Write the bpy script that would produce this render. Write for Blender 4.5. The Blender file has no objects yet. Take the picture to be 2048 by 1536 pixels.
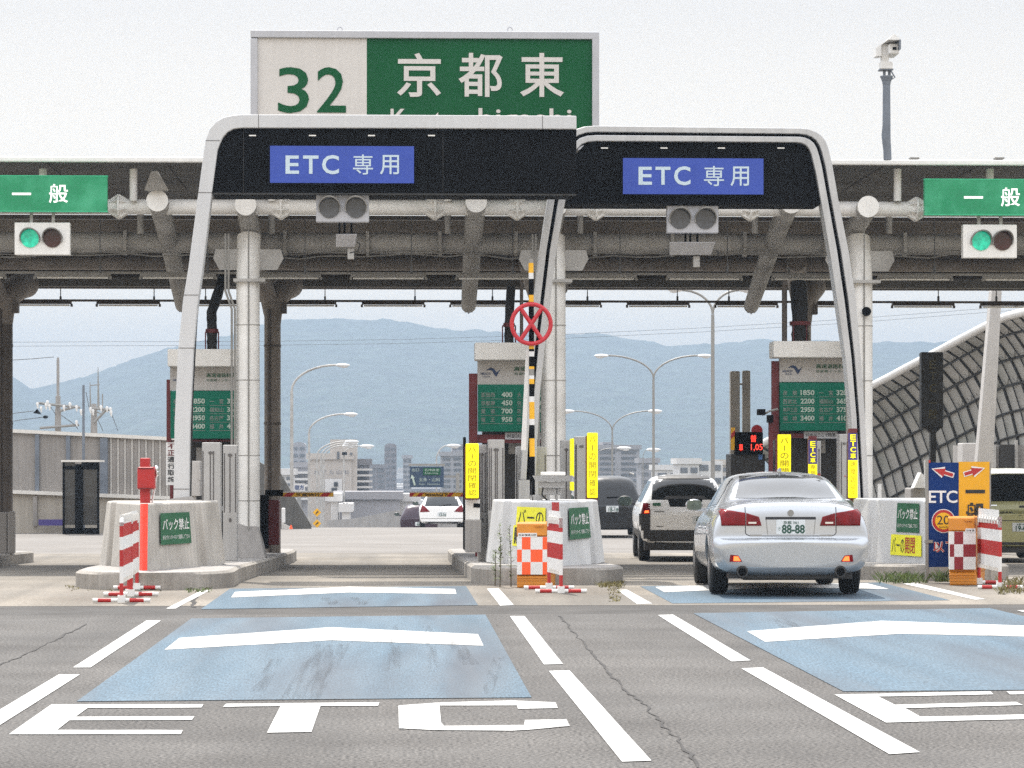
import bpy, math, random
from mathutils import Vector, Matrix
from mathutils.bvhtree import BVHTree
random.seed(7)
SC = bpy.context.scene
COL = SC.collection
# ------------------------------------------------------------------ camera
F = 6000.0                      # focal length in photo pixels (2048 wide)
HZ, VPX, CAMH = 930.0, 805.0, 1.5
TH = math.atan((1024 - VPX) / F)
cam = bpy.data.cameras.new('camera')
cam.sensor_width = 36
cam.lens = 36 * F / 2048
cam.shift_y = (HZ - 768) / 2048
cam.clip_start, cam.clip_end = 0.5, 12000
camo = bpy.data.objects.new('camera', cam)
COL.objects.link(camo)
camo.location = (0, 0, CAMH)
camo.rotation_euler = (math.pi / 2, 0, -TH)
SC.camera = camo
# ------------------------------------------------------------------ world, sun, exposure
SUN_EL, SUN_AZ = math.radians(58), math.radians(-16)      # ahead of the camera, a little to the left
wd = bpy.data.worlds.new('World')
SC.world = wd
wd.use_nodes = True
nt = wd.node_tree
bg = nt.nodes['Background']
sky = nt.nodes.new('ShaderNodeTexSky')
sky.sky_type = 'NISHITA'
sky.sun_disc = False
sky.sun_elevation, sky.sun_rotation = SUN_EL, SUN_AZ
sky.dust_density, sky.air_density, sky.ozone_density = 4.0, 1.0, 1.0
veil = nt.nodes.new('ShaderNodeMix')                      # thin bright cloud veil over the whole sky
veil.data_type = 'RGBA'
veil.inputs[0].default_value = 0.85
tcw = nt.nodes.new('ShaderNodeTexCoord'); sep = nt.nodes.new('ShaderNodeSeparateXYZ'); rmp = nt.nodes.new('ShaderNodeValToRGB')
nt.links.new(tcw.outputs['Generated'], sep.inputs[0]); nt.links.new(sep.outputs[2], rmp.inputs[0])
rmp.color_ramp.elements[0].position = 0.0; rmp.color_ramp.elements[0].color = (9.8, 8.6, 6.7, 1)
rmp.color_ramp.elements[1].position = 0.5; rmp.color_ramp.elements[1].color = (13.8, 14.2, 15.0, 1)
hz_el = rmp.color_ramp.elements.new(0.06); hz_el.color = (10.2, 8.8, 6.8, 1)
hz_el = rmp.color_ramp.elements.new(0.15); hz_el.color = (6.3, 5.75, 5.1, 1)
nt.links.new(rmp.outputs[0], veil.inputs[7])
nt.links.new(sky.outputs[0], veil.inputs[6])
nt.links.new(veil.outputs[2], bg.inputs[0])
bg.inputs[1].default_value = 0.10
sl = bpy.data.lights.new('sun', 'SUN')
sl.energy, sl.angle, sl.color = 3.4, math.radians(0.6), (1.0, 0.95, 0.87)
so = bpy.data.objects.new('sun', sl)
COL.objects.link(so)
sd = Vector((math.sin(SUN_AZ) * math.cos(SUN_EL), math.cos(SUN_AZ) * math.cos(SUN_EL), math.sin(SUN_EL)))
so.rotation_euler = sd.to_track_quat('Z', 'Y').to_euler()
SC.view_settings.view_transform = 'Standard'
SC.view_settings.look = 'None'
SC.view_settings.exposure = 0.82
SC.view_settings.gamma = 1
SC.view_settings.use_curve_mapping = False
SC.render.engine = 'CYCLES'
SC.cycles.max_bounces = 6
SC.cycles.volume_bounces = 0
SC.cycles.use_denoising = False
# ------------------------------------------------------------------ pixel <-> world helpers
ST, CT = math.sin(TH), math.cos(TH)
def W(u, v, Y):
    a = (u - 1024) / F
    d = Y / (CT - a * ST)
    return Vector((d * (ST + a * CT), Y, CAMH + d * (HZ - v) / F))
PROF = [(-40, 0), (38.5, 0), (48, -.19), (57, -.35), (80, -.45), (100, -.58), (115, -.98), (140, -2.2), (200, -5.4), (300, -10.5), (420, -14.4), (520, -15), (5000, -15)]
def GZ(y):
    for (a, za), (b, zb) in zip(PROF, PROF[1:]):
        if y <= b:
            t = (y - a) / (b - a)
            return za + (zb - za) * t
    return -15
def G(u, v, dz=0.0):
    lo, hi = 5.0, 99.0
    for _ in range(50):
        m = (lo + hi) / 2
        if W(u, v, m).z > GZ(m) + dz:
            lo = m
        else:
            hi = m
    return W(u, v, lo)
def XU(u, Y): return W(u, HZ, Y).x
def ZV(v, Y, u=1024): return W(u, v, Y).z
# ------------------------------------------------------------------ mesh builder
class MB:
    def __init__(s): s.v = []; s.f = []; s.m = []
    def add(s, vs, fs, mi=0):
        o = len(s.v)
        s.v += [Vector(p) for p in vs]
        s.f += [tuple(i + o for i in f) for f in fs]
        s.m += [mi] * len(fs)
        return s
    def hexa(s, b, t, mi=0):    # 4 bottom, 4 top points, counter-clockwise seen from above
        return s.add(list(b) + list(t), [(3, 2, 1, 0), (4, 5, 6, 7), (0, 1, 5, 4), (1, 2, 6, 5), (2, 3, 7, 6), (3, 0, 4, 7)], mi)
    def box(s, x0, x1, y0, y1, z0, z1, mi=0):
        p = lambda z: [(x0, y0, z), (x1, y0, z), (x1, y1, z), (x0, y1, z)]
        return s.hexa(p(z0), p(z1), mi)
    def rect(s, u0, v0, u1, v1, Y, dy=.1, mi=0):      # box whose front face fills a pixel rectangle at depth Y
        a, b = W(u0, (v0 + v1) / 2, Y), W(u1, (v0 + v1) / 2, Y)
        um = (u0 + u1) / 2
        return s.box(a.x, b.x, Y, Y + dy, W(um, v1, Y).z, W(um, v0, Y).z, mi)
    def prism(s, pts, vec, mi=0):                     # pts planar, seen CCW from -vec
        n = len(pts); vec = Vector(vec); pts = [Vector(p) for p in pts]
        return s.add(pts + [p + vec for p in pts],
                     [tuple(range(n)), tuple(range(2 * n - 1, n - 1, -1))] + [(i, i + n, (i + 1) % n + n, (i + 1) % n) for i in range(n)], mi)
    def poly(s, pts, mi=0): return s.add(pts, [tuple(range(len(pts)))], mi)
    def sweep(s, pts, r, n=12, caps=True, mi=0):
        pts = [Vector(p) for p in pts]
        rs = r if isinstance(r, (list, tuple)) else [r] * len(pts)
        rings = []; ref = None
        for i, p in enumerate(pts):
            d = (pts[min(i + 1, len(pts) - 1)] - pts[max(i - 1, 0)]).normalized()
            if ref is None:
                ref = Vector((0, 0, 1)) if abs(d.z) < .9 else Vector((1, 0, 0))
            a = d.cross(ref).normalized(); b = a.cross(d).normalized(); ref = b
            rings.append([p + (a * math.cos(2 * math.pi * k / n) + b * math.sin(2 * math.pi * k / n)) * rs[i] for k in range(n)])
        vs = [q for ring in rings for q in ring]; fs = []
        for i in range(len(pts) - 1):
            for k in range(n):
                k2 = (k + 1) % n
                fs.append((i * n + k, i * n + k2, (i + 1) * n + k2, (i + 1) * n + k))
        if caps:
            fs.append(tuple(range(n - 1, -1, -1)))
            fs.append(tuple((len(pts) - 1) * n + k for k in range(n)))
        return s.add(vs, fs, mi)
    def ribbon(s, outer, inner, Y, dy, mi=0, wfun=W):         # band between two pixel polylines, extruded in depth
        n = len(outer)
        A = [W(u, v, Y) for u, v in outer]; B = [W(u, v, Y) for u, v in inner]
        o = Vector((0, dy, 0))
        vs = A + B + [p + o for p in A] + [p + o for p in B]
        fs = []
        for i in range(n - 1):
            fs += [(i, i + 1, n + i + 1, n + i), (2 * n + i, 3 * n + i, 3 * n + i + 1, 2 * n + i + 1), (i, 2 * n + i, 2 * n + i + 1, i + 1), (n + i, n + i + 1, 3 * n + i + 1, 3 * n + i)]
        fs += [(0, n, 3 * n, 2 * n), (n - 1, 3 * n - 1, 4 * n - 1, 2 * n - 1)]
        return s.add(vs, fs, mi)
    def ball(s, c, rx, ry, rz, n=10, m=6, mi=0):
        vs = []; fs = []
        for j in range(m + 1):
            t = math.pi * j / m
            for k in range(n):
                p = 2 * math.pi * k / n
                vs.append((c[0] + rx * math.sin(t) * math.cos(p), c[1] + ry * math.sin(t) * math.sin(p), c[2] + rz * math.cos(t)))
        for j in range(m):
            for k in range(n):
                k2 = (k + 1) % n
                fs.append((j * n + k, (j + 1) * n + k, (j + 1) * n + k2, j * n + k2))
        return s.add(vs, fs, mi)
ORG = {}
def root_loc(o):
    while o.parent is not None: o = o.parent
    return ORG.get(o.name, Vector((0, 0, 0)))
def tag(o, label=None, cat=None, group=None, kind=None):
    for k, x in (('label', label), ('category', cat), ('group', group), ('kind', kind)):
        if x: o[k] = x
    return o
def thing(name, label, cat, loc, group=None, rz=0):
    o = bpy.data.objects.new(name, None)
    COL.objects.link(o)
    o.empty_display_size = .2
    o.location = loc; o.rotation_euler = (0, 0, rz)
    ORG[o.name] = Vector(loc)
    return tag(o, label, cat, group)
SPLIT = {'downlight', 'bracket', 'hanger_rod', 'insulator', 'crossarm', 'joint_line', 'weld_band', 'lamp_holder', 'conduit', 'window', 'balcony', 'glint_arc', 'guard_rail',
         'upright', 'rib', 'purlin', 'curved_arm', 'gusset', 'cable', 'wire', 'roof_rail', 'side_lamp', 'shadow_gap', 'cross_beam', 'inner_fascia', 'clip', 'groove', 'trim_line', 'edge_strip', 'display_lettering', 'counter', 'tension_cable'}
def build(mb, name, mat, parent=None, **k):
    if name not in SPLIT: return build1(mb, name, mat, parent, **k)
    fa = list(range(len(mb.v)))
    def fd(i):
        while fa[i] != i: fa[i] = fa[fa[i]]; i = fa[i]
        return i
    for f in mb.f:
        for a in f[1:]: fa[fd(a)] = fd(f[0])
    comp = {}
    for f, m in zip(mb.f, mb.m): comp.setdefault(fd(f[0]), []).append((f, m))
    if name == 'display_lettering': comp = {0: [q for c in comp.values() for q in c]}
    o = None
    for fs in comp.values():
        c = MB(); ix = {}
        for f, m in fs:
            for a in f:
                if a not in ix: ix[a] = len(c.v); c.v.append(mb.v[a])
            c.f.append(tuple(ix[a] for a in f)); c.m.append(m)
        o = build1(c, name, mat, parent, **k)
    return o
def build1(mb, name, mat, parent=None, smooth=False, bevel=0, local=False, fix=True):
    me = bpy.data.meshes.new(name)
    off = Vector((0, 0, 0)) if (parent is None or local) else root_loc(parent)
    loc = Vector((0, 0, 0))
    if parent is None and not local and mb.v:
        xs = [p.x for p in mb.v]; ys = [p.y for p in mb.v]; zs = [p.z for p in mb.v]
        loc = off = Vector(((min(xs) + max(xs)) / 2, (min(ys) + max(ys)) / 2, min(zs)))
    me.from_pydata([tuple(p - off) for p in mb.v], [], mb.f)
    mats = mat if isinstance(mat, (list, tuple)) else [mat]
    for m in mats: me.materials.append(m)
    if len(mats) > 1:
        me.polygons.foreach_set('material_index', mb.m)
    if fix:
        import bmesh
        bm = bmesh.new(); bm.from_mesh(me)
        bmesh.ops.recalc_face_normals(bm, faces=bm.faces)
        bm.to_mesh(me); bm.free()
    if smooth:
        me.polygons.foreach_set('use_smooth', [True] * len(me.polygons))
        try: me.set_sharp_from_angle(angle=math.radians(40))
        except Exception: pass
    o = bpy.data.objects.new(name, me)
    COL.objects.link(o)
    o.location = loc
    if parent is not None: o.parent = parent
    else: ORG[o.name] = loc
    if bevel:
        b = o.modifiers.new('edge', 'BEVEL'); b.width = bevel; b.segments = 2; b.limit_method = 'ANGLE'; b.angle_limit = math.radians(35)
        b.harden_normals = False
    return o
def solo(name, mb, mat, label, cat, group=None, **k): return tag(build(mb, name, mat, **k), label, cat, group)
def copy_tree(o, loc=None, label=None, parent=None):
    c = o.copy(); COL.objects.link(c)
    if parent is not None: c.parent = parent
    if loc is not None: c.location = loc; ORG[c.name] = Vector(loc)
    if label: c['label'] = label
    for ch in list(o.children): copy_tree(ch, parent=c)
    return c
# ------------------------------------------------------------------ lettering
_TXT = {}
def glyphs(body, bold=0.0, spacing=1.0, line=1.0):
    key = (body, bold, spacing, line)
    if key not in _TXT:
        c = bpy.data.curves.new('lettering', 'FONT')
        c.body = body; c.align_x = 'CENTER'; c.offset = bold; c.space_character = spacing; c.space_line = line; c.resolution_u = 3
        o = bpy.data.objects.new('lettering', c); COL.objects.link(o)
        bpy.context.view_layer.update()
        me = bpy.data.meshes.new_from_object(o.evaluated_get(bpy.context.evaluated_depsgraph_get()))
        _TXT[key] = ([(v.co.x, v.co.y) for v in me.vertices], [tuple(p.vertices) for p in me.polygons])
        bpy.data.objects.remove(o); bpy.data.curves.remove(c); bpy.data.meshes.remove(me)
    return _TXT[key]
def text_into(mb, body, f, bold=0.0, spacing=1.0, line=1.0, mi=0):    # f maps (0..1, 0..1) to a world point
    vs, fs = glyphs(body, bold, spacing, line)
    if not vs: return mb
    x0 = min(p[0] for p in vs); x1 = max(p[0] for p in vs); y0 = min(p[1] for p in vs); y1 = max(p[1] for p in vs)
    return mb.add([f((p[0] - x0) / (x1 - x0 + 1e-9), (p[1] - y0) / (y1 - y0 + 1e-9)) for p in vs], fs, mi)
def text_rect(mb, body, u0, v0, u1, v1, Y, bold=0.0, spacing=1.0, line=1.0, mi=0):
    a, b = W(u0, v1, Y), W(u1, v0, Y)
    return text_into(mb, body, lambda s, t: Vector((a.x + (b.x - a.x) * s, Y, a.z + (b.z - a.z) * t)), bold, spacing, line, mi)
# ------------------------------------------------------------------ materials
def lin(c):
    f = lambda x: x / 12.92 if x <= .04045 else ((x + .055) / 1.055) ** 2.4
    return tuple(f(x / 255) for x in c)
def mat(name, rgb, rough=.6, metal=0.0, var=.12, scale=3.0, streak=0.0, fine=0.0, fscale=60.0, bump=0.0, coat=0.0, emit=0.0, stretch=(1, 1, 1), tracks=0.0, dirt=None, dirt_amt=0.0, dscale=1.2, spec=.5, alpha=None, trans=0):
    m = bpy.data.materials.new(name); m.use_nodes = True
    n = m.node_tree.nodes; L = m.node_tree.links; b = n['Principled BSDF']
    rgb = tuple(rgb) + (1,)
    b.inputs['Roughness'].default_value = rough; b.inputs['Metallic'].default_value = metal
    b.inputs['Coat Weight'].default_value = coat; b.inputs['Specular IOR Level'].default_value = spec
    if trans: b.inputs['Transmission Weight'].default_value = trans
    tc = n.new('ShaderNodeTexCoord'); mp = n.new('ShaderNodeMapping'); mp.inputs['Scale'].default_value = stretch
    L.new(tc.outputs['Object'], mp.inputs[0])
    def noise(sc, det=4, vec=None):
        t = n.new('ShaderNodeTexNoise'); t.inputs['Scale'].default_value = sc; t.inputs['Detail'].default_value = det
        L.new(vec or mp.outputs[0], t.inputs['Vector']); return t.outputs[0]
    def ramp(src, a, c, lo, hi):
        r = n.new('ShaderNodeMapRange'); L.new(src, r.inputs[0])
        for i, x in zip((1, 2, 3, 4), (a, c, lo, hi)): r.inputs[i].default_value = x
        return r.outputs[0]
    def mul(col, fac):
        x = n.new('ShaderNodeMix'); x.data_type = 'RGBA'; x.blend_type = 'MULTIPLY'; x.inputs[0].default_value = 1
        if isinstance(col, tuple): x.inputs[6].default_value = col
        else: L.new(col, x.inputs[6])
        L.new(fac, x.inputs[7]); return x.outputs[2]
    col = rgb
    if var: col = mul(col, ramp(noise(scale), .3, .7, 1 - var, 1 + var))
    if streak:
        m2 = n.new('ShaderNodeMapping'); m2.inputs['Scale'].default_value = (14, 14, .6); L.new(tc.outputs['Object'], m2.inputs[0])
        col = mul(col, ramp(noise(1.0, 3, m2.outputs[0]), .35, .75, 1, 1 - streak))
    if tracks:
        m3 = n.new('ShaderNodeMapping'); m3.inputs['Scale'].default_value = (1.3, .05, 1); L.new(tc.outputs['Object'], m3.inputs[0])
        col = mul(col, ramp(noise(1.0, 4, m3.outputs[0]), .35, .7, 1 + tracks * .4, 1 - tracks))
    if fine: col = mul(col, ramp(noise(fscale, 2), .32, .68, 1 - fine, 1 + fine))
    if dirt:
        x = n.new('ShaderNodeMix'); x.data_type = 'RGBA'
        L.new(ramp(noise(dscale, 5), .45, .7, 0, dirt_amt), x.inputs[0])
        if isinstance(col, tuple): x.inputs[6].default_value = col
        else: L.new(col, x.inputs[6])
        x.inputs[7].default_value = tuple(dirt) + (1,); col = x.outputs[2]
    if isinstance(col, tuple): b.inputs['Base Color'].default_value = col
    else: L.new(col, b.inputs['Base Color'])
    if emit:
        b.inputs['Emission Color'].default_value = rgb; b.inputs['Emission Strength'].default_value = emit
    if bump:
        bp = n.new('ShaderNodeBump'); bp.inputs['Strength'].default_value = bump; bp.inputs['Distance'].default_value = .01
        L.new(noise(fscale if fine else scale * 8, 3), bp.inputs['Height']); L.new(bp.outputs[0], b.inputs['Normal'])
    if rough > .15 and not metal:
        L.new(ramp(noise(scale * 1.7), .3, .7, max(.05, rough - .1), min(1, rough + .1)), b.inputs['Roughness'])
    return m
M = {}
M['asphalt'] = mat('asphalt', (.078, .072, .066), .9, var=.14, scale=.45, fine=.95, fscale=48, bump=.8, tracks=.22, dirt=(.045, .042, .04), dirt_amt=.35, dscale=.6)
M['asphalt_dark'] = mat('dark_asphalt', (.050, .046, .042), .9, var=.12, scale=.8, fine=.45, fscale=60, bump=.4)
M['apron'] = mat('concrete_apron', (.205, .180, .148), .9, var=.2, scale=.35, fine=.35, fscale=45, bump=.4, stretch=(.55, 1, 1), tracks=.35, dirt=(.10, .09, .078), dirt_amt=.65, dscale=.5)
M['ground'] = mat('earth', (.13, .13, .10), .95, var=.3, scale=.02)
M['blue_paint'] = mat('blue_road_paint', (.060, .103, .140), .8, var=.13, scale=1.0, fine=.38, fscale=50, stretch=(1.6, .16, 1), tracks=.2, dirt=(.062, .070, .084), dirt_amt=.8, dscale=.8)
M['white_paint'] = mat('white_road_paint', (.54, .535, .515), .8, var=.04, scale=1.5, fine=.05, fscale=70, stretch=(4, .4, 1), dirt=(.20, .195, .19), dirt_amt=.75, dscale=.8)
M['tyre_mark'] = mat('tyre_mark', (.045, .050, .058), .8, var=.3, scale=3)
_t = M['tyre_mark'].node_tree; _n = _t.nodes.new('ShaderNodeTexNoise'); _n.inputs['Scale'].default_value = 1.0; _m = _t.nodes.new('ShaderNodeMapping'); _m.inputs['Scale'].default_value = (22, .5, 1); _c = _t.nodes.new('ShaderNodeTexCoord'); _r = _t.nodes.new('ShaderNodeMapRange')
_t.links.new(_c.outputs['Object'], _m.inputs[0]); _t.links.new(_m.outputs[0], _n.inputs['Vector']); _t.links.new(_n.outputs[0], _r.inputs[0]); _r.inputs[1].default_value = .42; _r.inputs[2].default_value = .75; _r.inputs[3].default_value = 0; _r.inputs[4].default_value = .34; _t.links.new(_r.outputs[0], _t.nodes['Principled BSDF'].inputs['Alpha'])
M['crack'] = mat('crack_filler', (.035, .032, .03), .95, var=.2)
M['kerb'] = mat('kerb_concrete', (.36, .33, .29), .9, var=.15, scale=1.6, fine=.12, fscale=50, bump=.3, streak=.3, dirt=(.11, .10, .09), dirt_amt=.6, dscale=1.5)
M['bollard'] = mat('crash_block_concrete', (.50, .47, .425), .85, var=.08, scale=1.5, fine=.07, fscale=50, bump=.2, streak=.22, dirt=(.22, .20, .175), dirt_amt=.55, dscale=1.3)
M['white_bollard'] = mat('crash_block_paint', (.60, .60, .595), .8, var=.06, scale=1.5, streak=.12, dirt=(.30, .29, .275), dirt_amt=.45, dscale=1.4)
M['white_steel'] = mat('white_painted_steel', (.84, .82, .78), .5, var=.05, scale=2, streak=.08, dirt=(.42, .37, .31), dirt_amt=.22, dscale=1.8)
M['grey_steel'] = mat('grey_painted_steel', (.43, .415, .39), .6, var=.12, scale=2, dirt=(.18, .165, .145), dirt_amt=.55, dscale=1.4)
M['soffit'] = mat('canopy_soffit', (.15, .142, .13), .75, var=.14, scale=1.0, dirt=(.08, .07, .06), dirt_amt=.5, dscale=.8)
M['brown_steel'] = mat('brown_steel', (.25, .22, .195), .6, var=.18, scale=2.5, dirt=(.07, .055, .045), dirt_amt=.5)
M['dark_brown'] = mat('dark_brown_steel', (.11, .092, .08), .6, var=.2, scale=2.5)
M['arch'] = mat('arch_enamel', (.56, .56, .56), .45, var=.03, scale=1.5, streak=.06)
M['rail'] = mat('aluminium_rail', (.50, .50, .50), .4, metal=.35, var=.06, scale=3, streak=.15)
M['black'] = mat('black_panel', (.006, .006, .0065), .7, var=.25, scale=2, spec=.05)
M['rubber'] = mat('black_rubber', (.018, .017, .016), .75, var=.3, scale=6)
M['display'] = mat('blue_display', (.045, .078, .34), .6, var=.06, scale=3, fine=.08, fscale=90, emit=.09, spec=.2)
M['display_text'] = mat('display_lettering', (.50, .60, .66), .6, var=.02, emit=.02)
M['fascia'] = mat('fascia_white', (.80, .79, .76), .5, var=.03, streak=.08)
M['lamp_white'] = mat('lamp_tube', (.85, .84, .80), .4, var=0)
M['sign_white'] = mat('sign_white_sheet', (.60, .57, .535), .7, var=.04, scale=1.2, streak=.05)
M['sign_green'] = mat('sign_green_sheet', (.008, .085, .030), .7, var=.07, scale=1.5, spec=.12)
M['sign_frame'] = mat('sign_aluminium', (.44, .44, .46), .5, metal=.1, var=.05)
M['lane_green'] = mat('lane_sign_acrylic', (.005, .21, .085), .5, var=.12, scale=2.2, dirt=(.10, .44, .26), dirt_amt=.45, dscale=2.2, emit=.16)
M['lit_letter'] = mat('backlit_letter', (.85, .85, .82), .5, var=0, emit=.45)
M['fare_green'] = mat('fare_board_green', (.010, .15, .095), .7, var=.08, scale=3, spec=.15)
M['fare_text'] = mat('fare_board_letters', (.42, .50, .43), .6, var=.06)
M['fare_grey'] = mat('fare_board_faint_letters', (.23, .26, .23), .6, var=.06)
M['booth_white'] = mat('booth_white_panel', (.50, .475, .45), .6, var=.06, scale=2, streak=.1)
M['maroon'] = mat('maroon_paint', (.13, .014, .016), .55, var=.12, scale=4)
M['booth_dark'] = mat('booth_interior', (.03, .028, .026), .5, var=.3, scale=5)
M['car_glass'] = mat('sky_reflecting_glass', (.04, .042, .042), .07, var=.3, scale=2.5, spec=.9, coat=.25)
M['glass'] = mat('dark_glass', (.015, .017, .018), .06, var=.2, scale=3, spec=.7)
M['cabinet'] = mat('grey_cabinet_enamel', (.43, .42, .405), .55, var=.05, scale=3, streak=.12)
M['groove'] = mat('cabinet_groove', (.11, .10, .095), .7, var=.1)
M['red'] = mat('red_paint', (.42, .018, .016), .5, var=.08, scale=5)
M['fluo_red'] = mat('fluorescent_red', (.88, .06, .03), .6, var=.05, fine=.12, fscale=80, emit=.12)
M['ring_red'] = mat('red_plastic_ring', (.50, .02, .03), .4, var=.06)
M['white'] = mat('white_sheeting', (.72, .71, .69), .55, var=.05, scale=6)
M['yellow'] = mat('yellow_sheeting', (.80, .42, .01), .5, var=.06, scale=6)
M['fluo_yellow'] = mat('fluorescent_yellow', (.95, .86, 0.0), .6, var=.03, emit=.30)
M['sticker_yellow'] = mat('yellow_sticker', (.84, .80, .03), .6, var=.05, scale=6)
M['yellow_text'] = mat('yellow_sign_letters', (.36, .25, .0), .6, var=.05)
M['sticker_green'] = mat('green_sticker', (.016, .105, .045), .65, var=.12, scale=5)
M['ink'] = mat('black_lettering', (.02, .02, .02), .6, var=.1)
M['orange_box'] = mat('orange_plastic', (.60, .22, .012), .5, var=.07, scale=4, dirt=(.35, .14, .03), dirt_amt=.4)
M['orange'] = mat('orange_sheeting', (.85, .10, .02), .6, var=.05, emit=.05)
M['crimson'] = mat('crimson_sheeting', (.25, .012, .018), .55, var=.06)
M['navy'] = mat('navy_board', (.006, .030, .14), .7, var=.07, scale=3, spec=.15)
M['amber'] = mat('amber_board', (.74, .36, .004), .55, var=.06, scale=5)
M['wall'] = mat('noise_wall_panel', (.30, .275, .25), .75, var=.08, scale=1.0, streak=.2)
M['wall_cap'] = mat('noise_wall_capping', (.66, .63, .58), .6, var=.05)
M['wall_base'] = mat('wall_plinth_concrete', (.42, .38, .32), .85, var=.1, scale=.6, streak=.2)
M['steel_blue'] = mat('weathered_pole_steel', (.15, .17, .20), .5, var=.15)
M['lattice'] = mat('lattice_bars', (.022, .022, .021), .6, var=.2)
M['polycarb'] = mat('grey_polycarbonate', (.37, .36, .335), .4, var=.12, scale=.8, dirt=(.17, .19, .16), dirt_amt=.6, dscale=.5)
M['concrete'] = mat('grey_concrete', (.33, .31, .29), .85, var=.12, scale=.8, streak=.2)
M['pole'] = mat('galvanised_pole', (.27, .26, .24), .5, metal=.2, var=.1)
M['lamp_head'] = mat('lamp_head_enamel', (.68, .68, .68), .4, var=.03)
M['forest'] = mat('forest', (.030, .048, .032), .95, var=.25, scale=.03, fine=.5, fscale=.16)
M['leaf'] = mat('weed_leaf', (.10, .14, .035), .7, var=.4, scale=9)
M['dry_grass'] = mat('dry_grass', (.17, .145, .05), .8, var=.35, scale=8)
M['stem'] = mat('weed_stem', (.10, .085, .05), .8, var=.2)
M['tyre'] = mat('tyre_rubber', (.014, .014, .014), .8, var=.2, scale=8)
M['rim'] = mat('alloy_rim', (.42, .42, .43), .3, metal=.8, var=.05)
M['silver'] = mat('silver_car_paint', (.46, .48, .505), .22, metal=.62, var=.02, scale=2, coat=.6)
M['pearl'] = mat('white_car_paint', (.93, .93, .92), .3, var=.0, coat=.5)
M['graphite'] = mat('graphite_car_paint', (.018, .019, .021), .35, var=.03, coat=.25, spec=.3)
M['plum'] = mat('plum_car_paint', (.035, .016, .028), .3, var=.03, coat=.3, spec=.3)
M['olive'] = mat('olive_car_paint', (.37, .36, .17), .35, metal=.3, var=.03, coat=.7)
M['cladding'] = mat('black_bumper_plastic', (.03, .028, .027), .55, var=.12)
M['seam'] = mat('panel_gap', (.02, .02, .022), .7, var=0)
M['tail_red'] = mat('tail_lamp_red', (.17, .003, .006), .25, var=.3, scale=14, spec=.25)
M['tail_lit'] = mat('lit_tail_lamp', (1.0, .10, .02), .3, var=0, emit=2.2)  # also gives the sedan's bumper reflectors their glow
M['chrome'] = mat('chrome', (.7, .7, .7), .12, metal=1, var=0)
M['plate'] = mat('number_plate', (.66, .69, .70), .5, var=.02)
M['plate_green'] = mat('number_plate_characters', (.02, .075, .05), .6, var=0)
M['mirror'] = mat('mirror_glass', (.10, .13, .12), .05, metal=.6, var=.2, scale=12)
M['wire'] = mat('wire', (.10, .10, .10), .6, var=0)
M['bld_cream'] = mat('cream_facade', (.47, .42, .37), .8, var=.05, scale=.2)
M['bld_grey'] = mat('grey_facade', (.30, .29, .30), .8, var=.07, scale=.2)
M['bld_white'] = mat('white_facade', (.62, .60, .58), .8, var=.05, scale=.2)
M['bld_dark'] = mat('dark_facade', (.17, .16, .165), .8, var=.08, scale=.2)
M['window'] = mat('window_band', (.11, .115, .125), .2, var=.3, scale=.4)
M['led'] = mat('red_led', (1.0, .05, .03), .5, var=0, emit=1.3)
M['signal_green'] = mat('green_signal_lens', (.01, .42, .26), .15, var=.7, scale=14, emit=.35)
M['signal_red'] = mat('unlit_red_lens', (.045, .008, .008), .15, var=.3, scale=20)
M['signal_clear'] = mat('unlit_grey_lens', (.07, .075, .085), .12, var=.25, scale=9)
M['blue_text'] = mat('nexus_blue', (.01, .035, .11), .5, var=0)
M['purple'] = mat('purple_sheet', (.07, .05, .22), .6, var=.1)
M['sky_blue'] = mat('painted_blue', (.10, .25, .6), .5, var=.1)
M['blue_text'].name = 'emblem_blue'
# ------------------------------------------------------------------ ground, road, markings
def profile_sheet(name, xs, y0, y1, dz, mt, step=2.0):
    mb = MB(); ys = [y0]
    brk = sorted(p[0] for p in PROF)
    y = y0
    while y < y1 - 1e-6:
        y = min(y + (step if y < 140 else step * 12), y1)
        ys.append(y)
    n = len(xs)
    for yy in ys:
        mb.v += [Vector((x, yy, GZ(yy) + dz)) for x in xs]
    for j in range(len(ys) - 1):
        for i in range(n - 1):
            mb.f.append((j * n + i, j * n + i + 1, (j + 1) * n + i + 1, (j + 1) * n + i)); mb.m.append(0)
    o = build(mb, name, mt); o['kind'] = 'structure'
    return o
profile_sheet('ground', [-2400, -600, -120, -40, 0, 40, 120, 600, 2400], -12, 3400, -.012, M['ground'])
profile_sheet('road', [-30, -10, 0, 10, 30], -10, 30.15, 0, M['asphalt'])
profile_sheet('road_joint', [-30, 0, 30], 30.15, 32.0, .0, M['asphalt_dark'])
profile_sheet('toll_plaza_pavement', [-30, -10, 0, 10, 30], 32.0, 64.0, 0.002, M['apron'], 1.0)
profile_sheet('downhill_road', [-30, 0, 30], 64.0, 420, 0, mat('far_asphalt', (.17, .155, .14), .9, var=.1, scale=.3, fine=.2, fscale=30))
def marking(name, pts, mt, dz):
    mb = MB(); mb.poly([G(u, v) + Vector((0, 0, dz)) for u, v in pts])
    o = build(mb, name, mt, fix=False)
    o['kind'] = 'structure'; return o
for p in [[(383, 1237.5), (971, 1230), (1063, 1396), (153, 1404)], [(460, 1178), (932, 1172.6), (956, 1211), (402, 1219)],
          [(1386, 1227), (1980, 1217), (2640, 1376), (1687, 1384)], [(1280, 1173), (1762, 1165.5), (1900, 1201), (1345, 1207.5)]]:
    marking('blue_lane_paint', p, M['blue_paint'], .0045)
def chevron(l, lb, a, ab, r, rb):
    marking('lane_chevron', [lb, ab, rb, r, a, l], M['white_paint'], .0075)
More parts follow.
